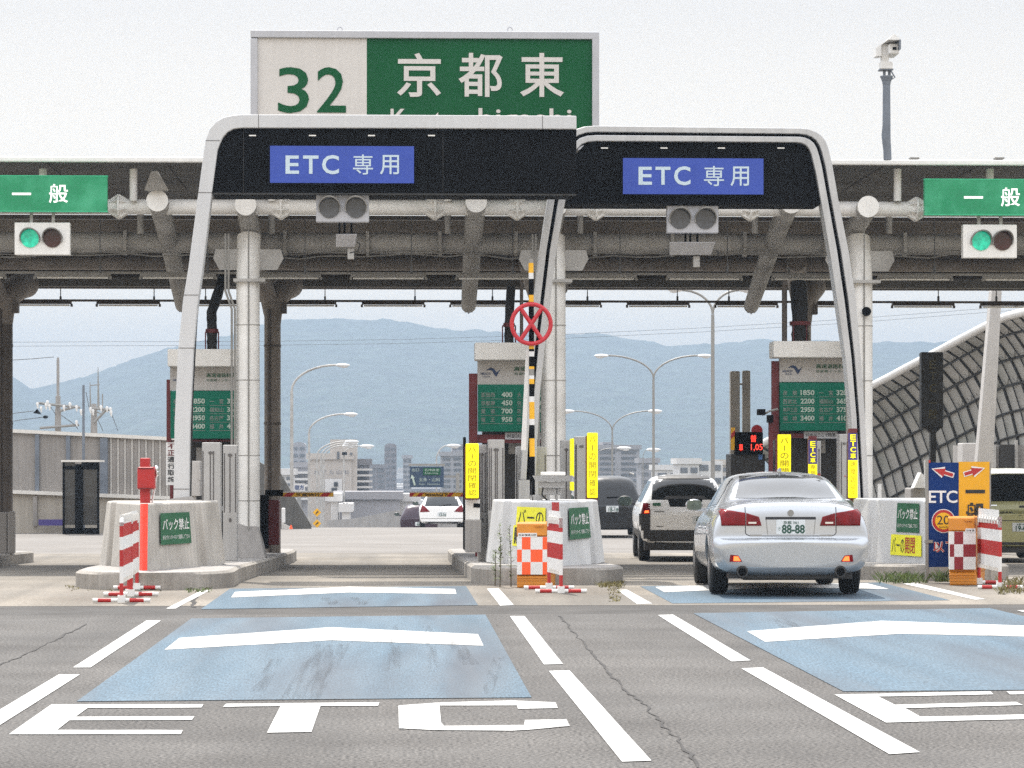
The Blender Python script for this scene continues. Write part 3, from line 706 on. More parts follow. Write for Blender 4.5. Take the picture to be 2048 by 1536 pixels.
text_rect(mb, 'Kyoto', 781, 218, 913, 268, YS + .04, .014, 1.08); text_rect(mb, 'higashi', 957, 217, 1143, 268, YS + .04, .014, 1.08)
build(mb, 'name_lettering', M['sign_white'], gp, fix=False)
mb = MB()
for u in (560, 850, 1150): mb.rect(u - 10, 296, u + 10, 322, YS + .1, .15)
build(mb, 'post', M['pole'], sg)
for u in (680, 1020):
    mb = MB(); c = W(u, 62, YS + .1); k = YS / F
    mb.sweep([c + Vector((5 * k * math.cos(a), 0, 1.5 * k + 6 * k * math.sin(a))) for a in [math.pi * (-.05 + 1.1 * j / 10) for j in range(11)]], .011, 6)
    build(mb, 'lifting_eye', M['sign_frame'], sg, smooth=True)
# ------------------------------------------------------------------ general lane signs
def lane_sign(label, u0, v0, u1, v1, a, b, Y=46.8):
    t = thing('general_lane_sign', label, 'lane sign', W((u0 + u1) / 2, v1, Y), 'green general lane signs')
    mb = MB(); mb.rect(u0, v0, u1, v1, Y, .14); f = build(mb, 'face', M['lane_green'], t)
    mb = MB(); text_rect(mb, '一', a - 19, (v0 + v1) / 2 - 1.5, a + 19, (v0 + v1) / 2 + 3, Y - .006, .01); build(mb, 'lettering', M['lit_letter'], f, fix=False); mb = MB(); text_rect(mb, '般', b - 19, (v0 + v1) / 2 - 19, b + 19, (v0 + v1) / 2 + 19, Y - .006, .012)
    build(mb, 'lettering', M['lit_letter'], f, fix=False)
    mb = MB(); mb.rect(u0 - 1, v0 - 1.5, u1 + 1, v0 + .5, Y - .003, .15); mb.rect(u0 - 1, v1 - .5, u1 + 1, v1 + 1.5, Y - .003, .15); build(mb, 'edge_strip', mat('lane_sign_edge', (.03, .45, .22), .4), t)
lane_sign('green lit sign for the general lane at the left edge, with swirl marked acrylic', -54, 352, 214, 422, 43, 117)
lane_sign('green lit sign for the general lane at the right edge, with scratched acrylic', 1850, 359, 2118, 429, 1947, 2021)
# ------------------------------------------------------------------ roof camera
t = thing('roof_camera', 'white surveillance camera on a tall weathered pole standing on the canopy roof', 'camera', W(1774, 320, 46))
mb = MB(); mb.sweep([W(1775, 320, 46), W(1774.5, 300, 46), W(1773, 285, 46), W(1772, 270, 46), W(1773, 250, 46), W(1773, 168, 46)], [.062, .062, .066, .07, .062, .058], 14); p = build(mb, 'pole', M['steel_blue'], t, smooth=True)
mb = MB(); mb.sweep([W(1773, 170, 46), W(1773, 163, 46), W(1773, 154, 46), W(1773, 152, 46)], [.06, .07, .10, .10], 12)
for u in (1769, 1779): mb.rect(u - 2.5, 138, u + 2.5, 153, 46, .04)
mb.rect(1760, 137, 1787, 139.5, 45.93, .22); mb.sweep([W(1781, 140, 45.95), W(1790, 155, 45.95), W(1784, 158, 45.95)], .012, 6)
build(mb, 'mounting', M['steel_blue'], t)
mb = MB(); mb.rect(1761, 123, 1785.5, 137.5, 45.92, .2); mb.rect(1763, 87, 1778, 124, 45.95, .12); build(mb, 'pan_head', M['white'], t, bevel=.012)
mb = MB(); mb.rect(1778.5, 87, 1799, 107.5, 45.75, .5); h = build(mb, 'camera_housing', M['white'], t, bevel=.02)
mb = MB(); mb.rect(1785.5, 94, 1793, 99.5, 45.74, .02); build(mb, 'camera_lens', M['black'], h)
mb = MB(); a, b, c = W(1775, 79.5, 45.6), W(1802, 79.5, 45.6), W(1788, 67, 45.6)
mb.prism([a, b, c], (0, .8, 0)); mb.prism([W(1799, 79, 45.6), W(1802, 79, 45.6), W(1802, 98, 45.6), W(1799, 98, 45.6)], (0, .5, 0), 1); mb.prism([W(1752, 112, 45.9), W(1763, 112, 45.9), W(1763, 90, 45.9), W(1776, 80, 45.9), W(1773, 80, 45.9), W(1752, 96, 45.9)], (0, .25, 0))
build(mb, 'sun_hood', [M['white'], M['steel_blue']], t)
# ------------------------------------------------------------------ toll booths
YBO = 49.0
def booth(label, u0, header, panel, board, rows, frame, u_end, logo=True, tagu=None):
    hu0, hu1, hv0, hv1 = header; pv0, pv1 = panel; bu0, bv0, bv1 = board
    X0, X1 = XU(hu0 + 18, YBO), XU(u_end, YBO)
    t = thing('toll_booth', label, 'toll booth', ((X0 + X1) / 2, YBO + 1, zt(YBO + 1)), 'toll booths on the islands')
    zb = zt(YBO)
    mb = MB(); mb.box(X0, X1, YBO + .1, YBO + .5, ZV(bv1 - 2, YBO), ZV(hv1, YBO)); mb.box(X0, X1, YBO + .8, YBO + 1.3, zb, ZV(bv1 - 2, YBO)); mb.box(X0, X1, YBO + .1, YBO + .8, zb, zb + .75)
    build(mb, 'body', M['booth_dark'], t)
    mb = MB(); mb.rect(hu0, hv0, hu1, hv1, YBO - .3, .6); build(mb, 'roof_box', M['white_steel'], t, bevel=.015)
    mb = MB(); mb.rect(bu0 - 1, pv0, u_end, pv1, YBO + .0, .1); pn = build(mb, 'title_panel', M['booth_white'], t)
    mb = MB(); Y = YBO - .006
    if logo:
        lx = bu0 + 29
        mb.poly([W(lx - 14, pv0 + 20, Y), W(lx - 4, pv0 + 14, Y), W(lx + 3, pv0 + 16.5, Y), W(lx + 8, pv0 + 24, Y), W(lx + 16, pv0 + 17, Y), W(lx + 7, pv0 + 33, Y), W(lx - 1, pv0 + 20.5, Y), W(lx - 7, pv0 + 19, Y)])
        text_rect(mb, 'NEXCO', bu0 + 5, pv0 + 24, bu0 + 25, pv0 + 28.5, Y, .02); text_rect(mb, '西日本', bu0 + 11, pv0 + 30.5, bu0 + 24, pv0 + 34, Y, 0)
        build(mb, 'emblem_logo', M['blue_text'], pn, fix=False)
    mb = MB(); text_rect(mb, '高速道路料金表', bu0 + 72, pv0 + 12, u_end - 2, pv0 + 21, Y, .012); text_rect(mb, '京都東インター', bu0 + 72, pv0 + 24, u_end - 22, pv0 + 29, Y, 0)
    build(mb, 'title_lettering', M['sticker_green'], pn, fix=False)
    mb = MB(); mb.rect(bu0, bv0, u_end, bv1, YBO - .05, .14); bd = build(mb, 'fare_board', M['fare_green'], t)
    mb = MB(); mg = MB(); Y = YBO - .057; h = (bv1 - bv0 - 28) / 4
    for i, r in enumerate(rows):
        v = bv0 + 15 + i * h
        for k, (nm, pr) in enumerate(r):
            o = bu0 + 6 + k * 72
            if nm: text_rect(mg, nm, o, v + 1, o + 28, v + 10.5, Y, .01)
            if pr: text_rect(mb, pr, o + 35 + (6 if len(pr) == 3 else 0), v, o + 63, v + 10.5, Y, .035)
            mg.rect(o, v + 13.4, o + 64, v + 14.2, Y, .004)
    build(mb, 'fare_lettering', M['fare_text'], bd, fix=False); build(mg, 'place_lettering', M['fare_grey'], bd, fix=False)
    mb = MB(); a, b = frame; mb.rect(a[0], a[1], b[0], b[1], YBO + .02, .12); mb.rect(a[0] + 1, b[1] - 4, u_end, bv1 + 6, YBO + .06, .05)
    mb.box(W(b[0] - 4, 800, YBO).x, W(b[0] + 2, 800, YBO).x, YBO + .2, YBO + .3, zb, ZV(b[1], YBO)); mb.box(X1 - .06, X1 + .02, YBO + .2, YBO + .3, zb, ZV(bv1, YBO)); build(mb, 'side_frame', M['maroon'], t)
    if tagu:
        mb = MB(); mb.rect(tagu[0], bv1 + 2, tagu[1], bv1 + 16, YBO + .04, .02); pq = build(mb, 'notice_strip', M['sign_frame'], t)
        mb = MB(); text_rect(mb, '料金はここで精算', tagu[0] + 4, bv1 + 5, tagu[1] - 4, bv1 + 12.5, YBO + .035, 0); build(mb, 'notice_lettering', M['ink'], pq, fix=False)
    # window frame and desk seen in the opening
    mb = MB(); mb.box(X0 + .1, X1 - .1, YBO + .5, YBO + .56, zb + .75, zb + .82); mb.rect((bu0 + u_end) / 2 - 20, bv1 + 18, (bu0 + u_end) / 2 + 15, bv1 + 45, YBO + .7, .08); build(mb, 'counter', M['cabinet'], t)
    # cable duct up to the canopy
    return t
R2 = [[('彦　根', '1850'), ('一　宮', '3200')], [('西宮北', '2200'), ('福知山', '3650')], [('神戸三田', '2950'), ('名古屋', '3750')], [('福　崎', '3400'), ('福　井', '4100')]]
R1 = [[('瀬田西', '400'), ('大　津', '500')], [('京都南', '450'), ('信　楽', '800')], [('栗　東', '700'), ('茨　木', '900')], [('竜　王', '950'), ('吹　田', '1250')]]
booth('toll booth on the left island, fare board partly behind the white gate leg', 0, (335, 492, 698, 733), (734, 781), (341, 782, 877), R2, ((333, 759), (342, 884)), 484, True)
booth('toll booth on the middle island behind the striped pole, fares from 400 to 950', 0, (950, 1118, 685, 720), (721, 769), (956, 769, 863), R1, ((938, 747), (955, 890)), 1118, True, (1010, 1085))
booth('toll booth on the right island behind the silver sedan, fares from 1850 to 4100', 0, (1547, 1722, 682, 715), (716, 764), (1560, 765, 861), R2, ((1544, 722), (1558, 880)), 1712, True, (1608, 1675))
def duct(label, pts, r, frame):
    t = thing('cable_duct', label, 'cable duct', W(pts[-1][0], pts[-1][1], pts[-1][2]), 'black cable ducts above the booths')
    rnd = random.Random(len(pts)); P = []; RR = []
    for a, b in zip(pts, pts[1:]):
        for k in range(6):
            s = k / 6; P.append(W(a[0] + (b[0] - a[0]) * s, a[1] + (b[1] - a[1]) * s, a[2] + (b[2] - a[2]) * s)); RR.append(r * rnd.uniform(.92, 1.08))
    P.append(W(*pts[-1])); RR.append(r)
    mb = MB(); mb.sweep(P, RR, 12); build(mb, 'bundle', M['rubber'], t, smooth=True)
    mb = MB(); u, v, Y = pts[-1]
    for s in (-1, 1): mb.sweep([W(u + s * 13, v, Y - .1), W(u + s * 13, v - 34, Y - .1), W(u + s * 9, v - 38, Y - .1)], .012, 6)
    mb.sweep([W(u, v - 40, Y), W(u, v - 32, Y)], r * 1.25, 12); build(mb, 'clamp', M['maroon'], t, smooth=True)
duct('black cable duct bending down onto the left booth roof', [(452, 540, 51), (440, 575, 50.5), (423, 625, 49.8), (424, 655, 49.6), (424, 698, 49.6)], .085, 1)
duct('straight black cable duct above the middle booth', [(1022, 575, 49.8), (1018, 640, 49.6), (1018, 686, 49.6)], .075, 1)
duct('thickest black cable duct above the right booth', [(1597, 565, 49.8), (1600, 640, 49.6), (1600, 683, 49.6)], .14, 1)
mb = MB(); mb.sweep([W(1569, 560, 49.5), W(1569, 682, 49.5)], .045, 10); solo('drop_pipe', mb, M['dark_brown'], 'slim dark pipe dropping to the right booth beside the thickest duct', 'pipe', smooth=True)
mb = MB(); mb.sweep([W(1043, 560, 49.5), W(1043, 690, 49.5)], .030, 10); solo('drop_pipe', mb, M['dark_brown'], 'slim dark pipe dropping to the middle booth behind the red ring', 'pipe', smooth=True)
# ------------------------------------------------------------------ cabinets on the islands
def cabinet(label, u0, u1, v0, Y, gro, vb=None, group='grey lane cabinets'):
    t = thing('lane_cabinet', label, 'cabinet', (W((u0 + u1) / 2, 0, Y).x, Y + .15, zt(Y)), group)
    a, b = W(u0, v0, Y), W(u1, v0, Y); z1 = a.z
    mb = MB(); mb.box(a.x, b.x, Y, Y + .32, zt(Y), z1); c = build(mb, 'body', M['cabinet'], t, bevel=.012)
    mb = MB()
    for g in gro:
        x = a.x + (b.x - a.x) * g; mb.box(x - .008, x + .008, Y - .004, Y + .01, z1 - (z1 - zt(Y)) * .58, z1 - .12)
    mb.box(a.x + (b.x - a.x) * .35, a.x + (b.x - a.x) * .65, Y - .012, Y + .01, z1 - .16, z1 - .13)
    mb.box(a.x + (b.x - a.x) * .45, a.x + (b.x - a.x) * .6, Y - .015, Y + .01, z1 - (z1 - zt(Y)) * .66, z1 - (z1 - zt(Y)) * .63)
    build(mb, 'groove', M['groove'], c)
    return t
cabinet('grey lane cabinet with long slots, nearest the white gate leg', 404, 441, 885, 42.6, (.05, .45, .62))
cabinet('grey lane cabinet with long slots, beside the left column', 446, 474, 890, 43.4, (.1, .5, .9))
cabinet('corrugated grey cabinet between the yellow sign and the middle booth', 976, 1009, 879, 42.6, (.08, .2, .45, .56, .9))
cabinet('slim grey cabinet right behind the left yellow sign', 956, 974, 889, 42.9, (.2, .45, .8))
cabinet('plain grey cabinet behind the striped pole', 1032, 1093, 893, 43.2, (.02, .96))
cabinet('grey cabinet behind the middle column, beside the thin yellow strip', 1122, 1143, 880, 44.6, (.5,))
cabinet('grey cabinet behind the right hand yellow sign of the middle island', 1150, 1176, 873, 44.2, (.05, .1))
cabinet('grey cabinet behind the short purple and yellow sign', 1634, 1642, 882, 47, (.5,))
cabinet('light grey cabinet between the two purple and yellow signs', 1679, 1698, 868, 45.5, (.2, .8))
cabinet('grey cabinet at the right of the tall purple and yellow sign', 1717, 1730, 865, 46, (.5,))
mb = MB(); a = W(382, 922, 43.9); b = W(400, 922, 43.9); mb.box(a.x, b.x, 43.9, 44.3, ZV(992, 43.9), a.z); mb.box(a.x + .02, a.x + .06, 44, 44.2, zt(44), ZV(992, 43.9)); mb.box(b.x - .02, b.x + .01, 43.88, 43.95, ZV(960, 43.9), ZV(940, 43.9)); solo('card_reader', mb, M['booth_white'], 'beige card box between the white gate leg and the slotted cabinet', 'card box', bevel=.01)
t = thing('payment_machine', 'low machine under a small flat hood on the middle island, behind the crash block', 'machine', (W(1107, 0, 40.2).x, 40.3, zt(40)))
mb = MB(); mb.rect(1083, 944, 1131, 951, 40.1, .3); build(mb, 'light_bar', M['white_steel'], t, bevel=.01)
mb = MB(); mb.hexa([W(1072, 963, 39.9), W(1142, 963, 39.9), W(1142, 963, 40.7), W(1072, 963, 40.7)], [W(1064, 951, 39.8), W(1147, 951, 39.8), W(1147, 951, 40.8), W(1064, 951, 40.8)]); build(mb, 'hood', M['cabinet'], t)
mb = MB(); mb.rect(1080, 964, 1130, 976, 40.0, .3); mb.rect(1086, 976, 1122, 990, 40.1, .2); mb.rect(1094, 990, 1100, 1030, 40.1, .1); mb.rect(1112, 975, 1116, 1030, 40.1, .1); mb.rect(1062, 990, 1085, 1030, 40.2, .3); build(mb, 'reader', M['cabinet'], t, bevel=.008)
mb = MB(); mb.sweep([W(1064, 964, 39.95), W(1062, 985, 39.95), W(1066, 1003, 40)], .008, 6); mb.sweep([W(1086, 975, 39.95), W(1084, 990, 39.95), W(1094, 1000, 40)], .012, 6); build(mb, 'cable', M['rubber'], t)
# ------------------------------------------------------------------ yellow bar-warning signs
def bar_sign(label, u0, u1, v0, v1, Y, text, side=0, stem=True):
    t = thing('barrier_warning_sign', label, 'warning sign', (W((u0 + u1) / 2, 0, Y).x, Y + .05, zt(Y)), 'tall yellow barrier warning signs')
    mb = MB(); mb.rect(u0, v0, u1, v1, Y, .07); f = build(mb, 'face', M['fluo_yellow'], t, bevel=.012)
    if text:
        mb = MB(); n = len(text); h = (v1 - v0 - 8) / n; k = (u1 - u0)
        for i, c in enumerate(text):
            cy = v0 + 4 + h * (i + .5)
            if c == 'ー': mb.rect((u0 + u1) / 2 - 1, cy - h * .33, (u0 + u1) / 2 + 1, cy + h * .33, Y - .004, .002)
            else: text_rect(mb, c, (u0 + u1) / 2 - k * .31, cy - h * .40, (u0 + u1) / 2 + k * .31, cy + h * .40, Y - .004, .004)
        build(mb, 'lettering', M['yellow_text'], f, fix=False)
    mb = MB(); a, b = W(u0 - 2, v1, Y), W(u1 + 1, v1, Y)
    mb.box(a.x, b.x, Y + .072, Y + .16, zt(Y) if stem else ZV(v1 + 3, Y), ZV(v0 + 6, Y)); build(mb, 'backing_post', M['maroon'], t)
    return t
bar_sign('fluorescent yellow barrier sign at the left corner of the middle island', 931.5, 957.5, 887, 996.5, 42.0, 'バーの開閉確認', stem=False)
bar_sign('fluorescent yellow barrier sign with rounded top, right side of the middle island', 1174.5, 1195.5, 865.5, 996, 41.6, 'バーの開閉確認')
bar_sign('fluorescent yellow barrier sign behind the silver sedan roof', 1556, 1582, 869, 985, 44.5, 'バーの開閉確認')
mb = MB(); mb.rect(1143.5, 877, 1148, 953, 42.6, .5); mb.rect(1143.5, 964, 1148, 981, 42.6, .5); solo('barrier_strip_sign', mb, M['fluo_yellow'], 'fluorescent yellow sign seen edge on beside the middle column', 'warning sign')
def etc_sign(label, u0, u1, v0, vm, v1, Y, t2):
    t = thing('express_lane_sign', label, 'lane sign', (W((u0 + u1) / 2, 0, Y).x, Y + .05, zt(Y)), 'purple and yellow express lane signs')
    um = (u0 + u1) / 2; hh = vm - v0
    mb = MB(); mb.rect(u0, v0 + hh * .14, u1, vm, Y + .004, .08, 0); mb.rect(u0, v0, u1, v0 + hh * .14, Y, .085, 1); build(mb, 'upper_panel', [M['purple'], M['maroon']], t)
    mb = MB()
    for i, c in enumerate(['E', 'T', 'C', '車']):
        cy = v0 + hh * (.27 + .2 * i); text_rect(mb, c, um - (u1 - u0) * .34, cy - hh * .085, um + (u1 - u0) * .34, cy + hh * .085, Y - .002, .03)
    build(mb, 'lettering', M['fluo_yellow'], t, fix=False)
    mb = MB(); mb.rect(u0 - .5, vm, u1 + 1, v1, Y, .07); f = build(mb, 'lower_panel', M['fluo_yellow'], t, bevel=.01)
    mb = MB(); n = len(t2); h = (v1 - vm) / n
    for i, c in enumerate(t2): text_rect(mb, c, um - (u1 - u0) * .3, vm + h * (i + .14), um + (u1 - u0) * .3, vm + h * (i + .86), Y - .004, 0)
    build(mb, 'lower_lettering', M['yellow_text'], f, fix=False)
    mb = MB(); mb.box(W(u0, 0, Y).x, W(u1, 0, Y).x, Y + .085, Y + .16, zt(Y), ZV(v0 + 4, Y)); build(mb, 'post', M['maroon'], t)
etc_sign('shorter purple and yellow express lane sign, just above the silver sedan roof', 1618, 1633.5, 872, 928, 990, 44.0, ['専', '用', '20', '以', '下'])
etc_sign('taller purple and yellow express lane sign at the right of the silver sedan', 1698, 1714.5, 857, 920, 996, 42.2, ['速', '度', '20', '以', '下'])
# ------------------------------------------------------------------ left booth side notice, red marker post
mb = MB(); mb.rect(332, 885, 352, 970, 46.2, .04); t = solo('side_notice', mb, M['white'], 'white vertical notice with dark red and black characters by the left gate leg', 'notice')
mb = MB()
for i, c in enumerate('不正通行取締'): text_rect(mb, c, 335, 887 + 13.2 * i, 350, 898 + 13.2 * i, 46.19, .02, mi=0 if i < 2 else 1)
build(mb, 'lettering', [M['maroon'], M['ink']], t, fix=False)
def bollard(label, X, mt, group, marker, stickers, Y0=36.75):
    zb = zt(Y0 + 1) ; zt_ = ZV(1006, 37.4)
    t = thing('crash_block', label, 'crash block', (X, Y0 + 1.5, zb), group)
    base = [(0, 0), (.56, 1.75), (.50, 1.82), (.56, 2.12), (.66, 2.12), (.80, 2.75), (.80, 3.6), (-.80, 3.6), (-.80, 2.75), (-.66, 2.12), (-.56, 2.12), (-.50, 1.82), (-.56, 1.75)]
    tp = [(0, .10), (.49, 1.78), (.43, 1.84), (.49, 2.12), (.585, 2.12), (.70, 2.75), (.70, 3.5), (-.70, 3.5), (-.70, 2.75), (-.585, 2.12), (-.49, 2.12), (-.43, 1.84), (-.49, 1.78)]
    B = [Vector((X + a, Y0 + b, zb - .02)) for a, b in base]; T = [Vector((X + a, Y0 + b, zt_)) for a, b in tp]
    mb = MB(); n = len(B)
    mb.add(B + T, [(i, (i + 1) % n, n + (i + 1) % n, n + i) for i in range(n)] + [tuple(range(n, 2 * n))]); bd = build(mb, 'block', mt, t, bevel=.02)
    def face(i, s, q, off=.006):
        j = (i + 1) % n
        p = B[i].lerp(B[j], s).lerp(T[i].lerp(T[j], s), q)
        nn = (B[j] - B[i]).cross(T[i] - B[i]).normalized()
        return p + nn * off
    # nose stripe
    mb = MB(); o_ = Vector((0, -.03, 0))
    mb.add([face(n - 1, .93, 0, .008), B[0] + o_, face(0, .07, 0, .008), face(0, .08, 1, .008), T[0] + o_, face(n - 1, .92, 1, .008)], [(0, 1, 4, 5), (1, 2, 3, 4)])
    build(mb, 'nose_stripe', marker, t)
    for (i, s0, q0, s1, q1, m, txt) in stickers:
        mb = MB(); N = 6
        mb.v = [face(i, s0 + (s1 - s0) * a / N, q0 + (q1 - q0) * b / N, .020) for b in range(N + 1) for a in range(N + 1)]
        mb.f = [(b * (N + 1) + a, b * (N + 1) + a + 1, (b + 1) * (N + 1) + a + 1, (b + 1) * (N + 1) + a) for b in range(N) for a in range(N)]; mb.m = [0] * len(mb.f); st = build(mb, 'sticker', m, t)
        for tm, (a, b, c, d), m2, bold, in txt:
            mb = MB(); text_into(mb, tm, lambda x, y: face(i, s0 + (s1 - s0) * (a + (c - a) * x), q0 + (q1 - q0) * (b + (d - b) * y), .024), bold); build(mb, 'sticker_lettering', m2, st, fix=False)
    return t
BK = [('バック禁止', (.06, .45, .95, .82), M['white'], .012), ('戻らずインターホンで連絡して下さい', (.06, .16, .95, .30), M['white'], .004)]
bollard('grey concrete crash block with a bright red nose stripe on the left island', ISX[1] - .12, M['bollard'], 'crash blocks on the island noses', M['fluo_red'], [(0, .30, .38, .88, .85, M['sticker_green'], BK)])
bollard('white crash block with yellow sticker and red nose stripe on the middle island', ISX[2] + .09, M['white_bollard'], 'crash blocks on the island noses', M['red'],
        [(0, .36, .42, 1.0, .90, M['sticker_green'], BK), (12, .15, .62, .80, .91, M['sticker_yellow'], [('バーの', (.06, .05, .94, .86), M['ink'], .0)]), (12, .10, .30, .80, .62, M['sticker_yellow'], [('開閉確認', (.05, .1, .6, .95), M['ink'], .03)])], 38.0)
bollard('white crash block right of the sedan with a green and a yellow sticker', ISX[3], M['white_bollard'], 'crash blocks on the island noses', M['red'],
        [(12, .33, .50, .71, .95, M['sticker_green'], BK), (12, .25, .14, .75, .46, M['sticker_yellow'], [('バーの', (.05, .12, .45, .88), M['ink'], .0), ('開閉', (.48, .12, .8, .88), M['red'], .01)])], 39.4)
Y = 37.6
t = thing('marker_post', 'bright red boxy marker post standing on the left crash block', 'marker post', W(291, 1014, Y))
mb = MB(); mb.rect(280, 916, 299, 1012, Y, .16); build(mb, 'post', M['red'], t, bevel=.012)
mb = MB(); mb.rect(274.5, 934, 308.5, 979, Y - .08, .3); bx = build(mb, 'lamp_box', M['red'], t, bevel=.02)
mb = MB(); mb.rect(276, 935, 307, 937.5, Y - .09, .02); mb.rect(276, 976, 307, 978, Y - .09, .02); build(mb, 'trim_line', M['maroon'], bx)
mb = MB(); mb.hexa([W(269, 1015, Y - .1), W(313, 1015, Y - .1), W(313, 1015, Y + .3), W(269, 1015, Y + .3)], [W(272, 1009, Y - .08), W(311, 1009, Y - .08), W(311, 1009, Y + .25), W(272, 1009, Y + .25)]); build(mb, 'foot', M['red'], t, bevel=.01)
mb = MB(); mb.ball(W(313, 938, Y + .1), .035, .06, .05); mb.ball(W(314, 945, Y + .1), .03, .05, .05); build(mb, 'side_lamp', M['chrome'], t, smooth=True)
mb = MB(); mb.sweep([W(313, 947, Y + .15), W(309, 980, Y + .15), W(303, 1012, Y + .15)], .014, 6); build(mb, 'cable', M['white'], t)
# ------------------------------------------------------------------ raised barrier pole with red ring
Y = 40.4
t = thing('raised_barrier', 'striped barrier pole standing upright with a red crossed ring, middle island', 'barrier', (W(1063, 0, Y).x, Y, zt(Y)))
seg = [(518, 526, 3), (526, 546, 1), (546, 558, 2), (558, 590, 0), (590, 604, 1), (604, 692, 0), (692, 698, 1), (698, 703, 0), (703, 713, 2), (713, 733, 0), (733, 738, 1), (738, 751, 3), (751, 758, 2), (758, 768, 1), (768, 793, 0), (793, 804, 2), (804, 838, 1), (838, 850, 2), (850, 877, 0), (877, 913, 1), (913, 1030, 0)]
mb = MB()
for v0, v1, c in seg: mb.sweep([W(1064.5 - (945 - v1) * .006, v1, Y), W(1064.5 - (945 - v0) * .006, v0, Y)], .036 if v0 > 600 else .034, 14, mi=c)
build(mb, 'pole', [M['black'], M['yellow'], M['white'], M['pole']], t, smooth=True)
c = W(1062.5, 648, Y - .06); k = Y / F
mb = MB(); mb.sweep([c + Vector((39 * k * math.cos(a), 0, 39.5 * k * math.sin(a))) for a in [2 * math.pi * j / 40 for j in range(41)]], .030, 10, caps=False); rg = build(mb, 'ring', M['ring_red'], t, smooth=True)
mb = MB()
for a in (56, 124): mb.sweep([c + Vector((39 * k * math.cos(math.radians(a)), 0, 39 * k * math.sin(math.radians(a)))), c - Vector((39 * k * math.cos(math.radians(a)), 0, 39 * k * math.sin(math.radians(a))))], .030, 10)
build(mb, 'cross_bar', M['ring_red'], rg, smooth=True)
mb = MB(); mb.prism([W(1042, 900, Y + .2), W(1052, 900, Y + .2), W(1058, 700, Y + .2), (W(1052, 700, Y + .2))], (0, .03, 0)); solo('barrier_boom', mb, M['white'], 'tapering white boom leaning beside the striped pole', 'barrier arm')
# ------------------------------------------------------------------ lowered arms in the left lane
def arm(label, u0, u1, v0, v1, Y, txt, tu, post):
    t = thing('lowered_boom', label, 'barrier arm', W((u0 + u1) / 2, v1, Y), 'lowered barrier arms in the left express lane')
    mb = MB(); mb.rect(u0, v0, u1, v0 + 2.2, Y - .004, .04, 2); n = 13
    for i in range(n):
        a0 = u0 + (u1 - u0) * i / n; a1 = u0 + (u1 - u0) * (i + 1) / n; s = 4
        lo, hi = v1, v0 + 2.2
        q = [W(max(u0, a0 - s), lo, Y), W(min(u1, a1 - s) if i < n - 1 else u1, lo, Y), W(min(u1, a1 + s) if i < n - 1 else u1, hi, Y), W(a0 + s if i else u0, hi, Y)]
        red = i in (1, 2, n - 3, n - 2) if tu[0] else i in (0, 2, n - 4, n - 1)
        mb.prism(q[::-1], (0, .035, 0), 1 if red else 0)
    b = build(mb, 'bar', [M['yellow'], M['red'], M['white']], t)
    mb = MB(); text_rect(mb, txt, tu[1], v0 + 3, tu[2], v1 - .8, Y - .01, .02); build(mb, 'lettering', M['ink'], b, fix=False)
arm('lowered striped barrier arm reaching from the left island', 562, 667, 983, 993.5, 52, '確認徐行', (True, 592, 640), -1)
arm('lowered striped barrier arm marked 20 km/h, reaching from the middle island', 819, 931, 983, 993.5, 52, '20km/h以下', (False, 850, 896), 1)
t = thing('barrier_machine', 'dark red and black barrier machine at the rear of the left island', 'barrier machine', (W(541, 0, 52).x, 52.2, zt(52)))
mb = MB(); mb.rect(520, 990, 536, 1098, 51.6, .5, 1); mb.rect(536, 1000, 558, 1090, 51.8, .6, 0); build(mb, 'case', [M['maroon'], M['black']], t, bevel=.015)
mb = MB(); mb.rect(530, 980, 566, 992, 51.9, .2); build(mb, 'arm_pivot', M['black'], t)
t = thing('barrier_machine', 'white barrier machine with dark slot below the left yellow sign, middle island', 'barrier machine', (W(945, 0, 42.5).x, 42.6, zt(42.6)))
mb = MB(); mb.rect(931.5, 998, 960, 1040, 42.2, .5, 0); mb.rect(931, 1040, 962, 1105, 42.1, .6, 1); mb.rect(927, 874, 932, 1100, 42.6, .4, 2); build(mb, 'case', [M['white_steel'], M['concrete'], M['black']], t, bevel=.01)
mb = MB(); mb.rect(947, 1007, 960, 1015, 42.19, .02); build(mb, 'slot', M['black'], t)
# ------------------------------------------------------------------ LED board group at the right lane
t = thing('exhaust_stack', 'pair of brown grey vertical pipes beyond the white car', 'pipe', (W(1478, 0, 56).x, 56, GZ(56)))
mb = MB(); mb.rect(1461, 742, 1480, 960, 56, .2); build(mb, 'pipe', M['grey_steel'], t, bevel=.02)
mb = MB(); mb.rect(1486, 741, 1501, 960, 56, .2); mb.rect(1480, 766, 1487, 770, 56.05, .1); build(mb, 'pipe', M['grey_steel'], t, bevel=.02)
t = thing('fare_display', 'black board with red glowing fare figures beside the right booth', 'display board', (W(1498, 0, 50).x, 50, GZ(50)))
mb = MB(); mb.rect(1470, 864, 1526, 908, 50, .15); build(mb, 'case', M['black'], t, bevel=.01)
mb = MB(); text_rect(mb, '普', 1501, 870, 1513, 884, 49.99, .0); text_rect(mb, '車', 1478, 888, 1486, 902, 49.99, .0); text_rect(mb, '1,05', 1502, 888, 1525, 902, 49.99, .0); build(mb, 'figure_lettering', M['led'], t, fix=False)
mb = MB(); mb.rect(1462, 908, 1530, 990, 50.1, .8); mb.box(W(1462, 0, 50.1).x, W(1530, 0, 50.1).x, 50.1, 50.9, GZ(50), ZV(990, 50.1)); build(mb, 'cabinet', M['booth_dark'], t, bevel=.01)
mb = MB(); mb.rect(1517, 909, 1525, 919, 50.08, .02); build(mb, 'sticker', M['sky_blue'], t)
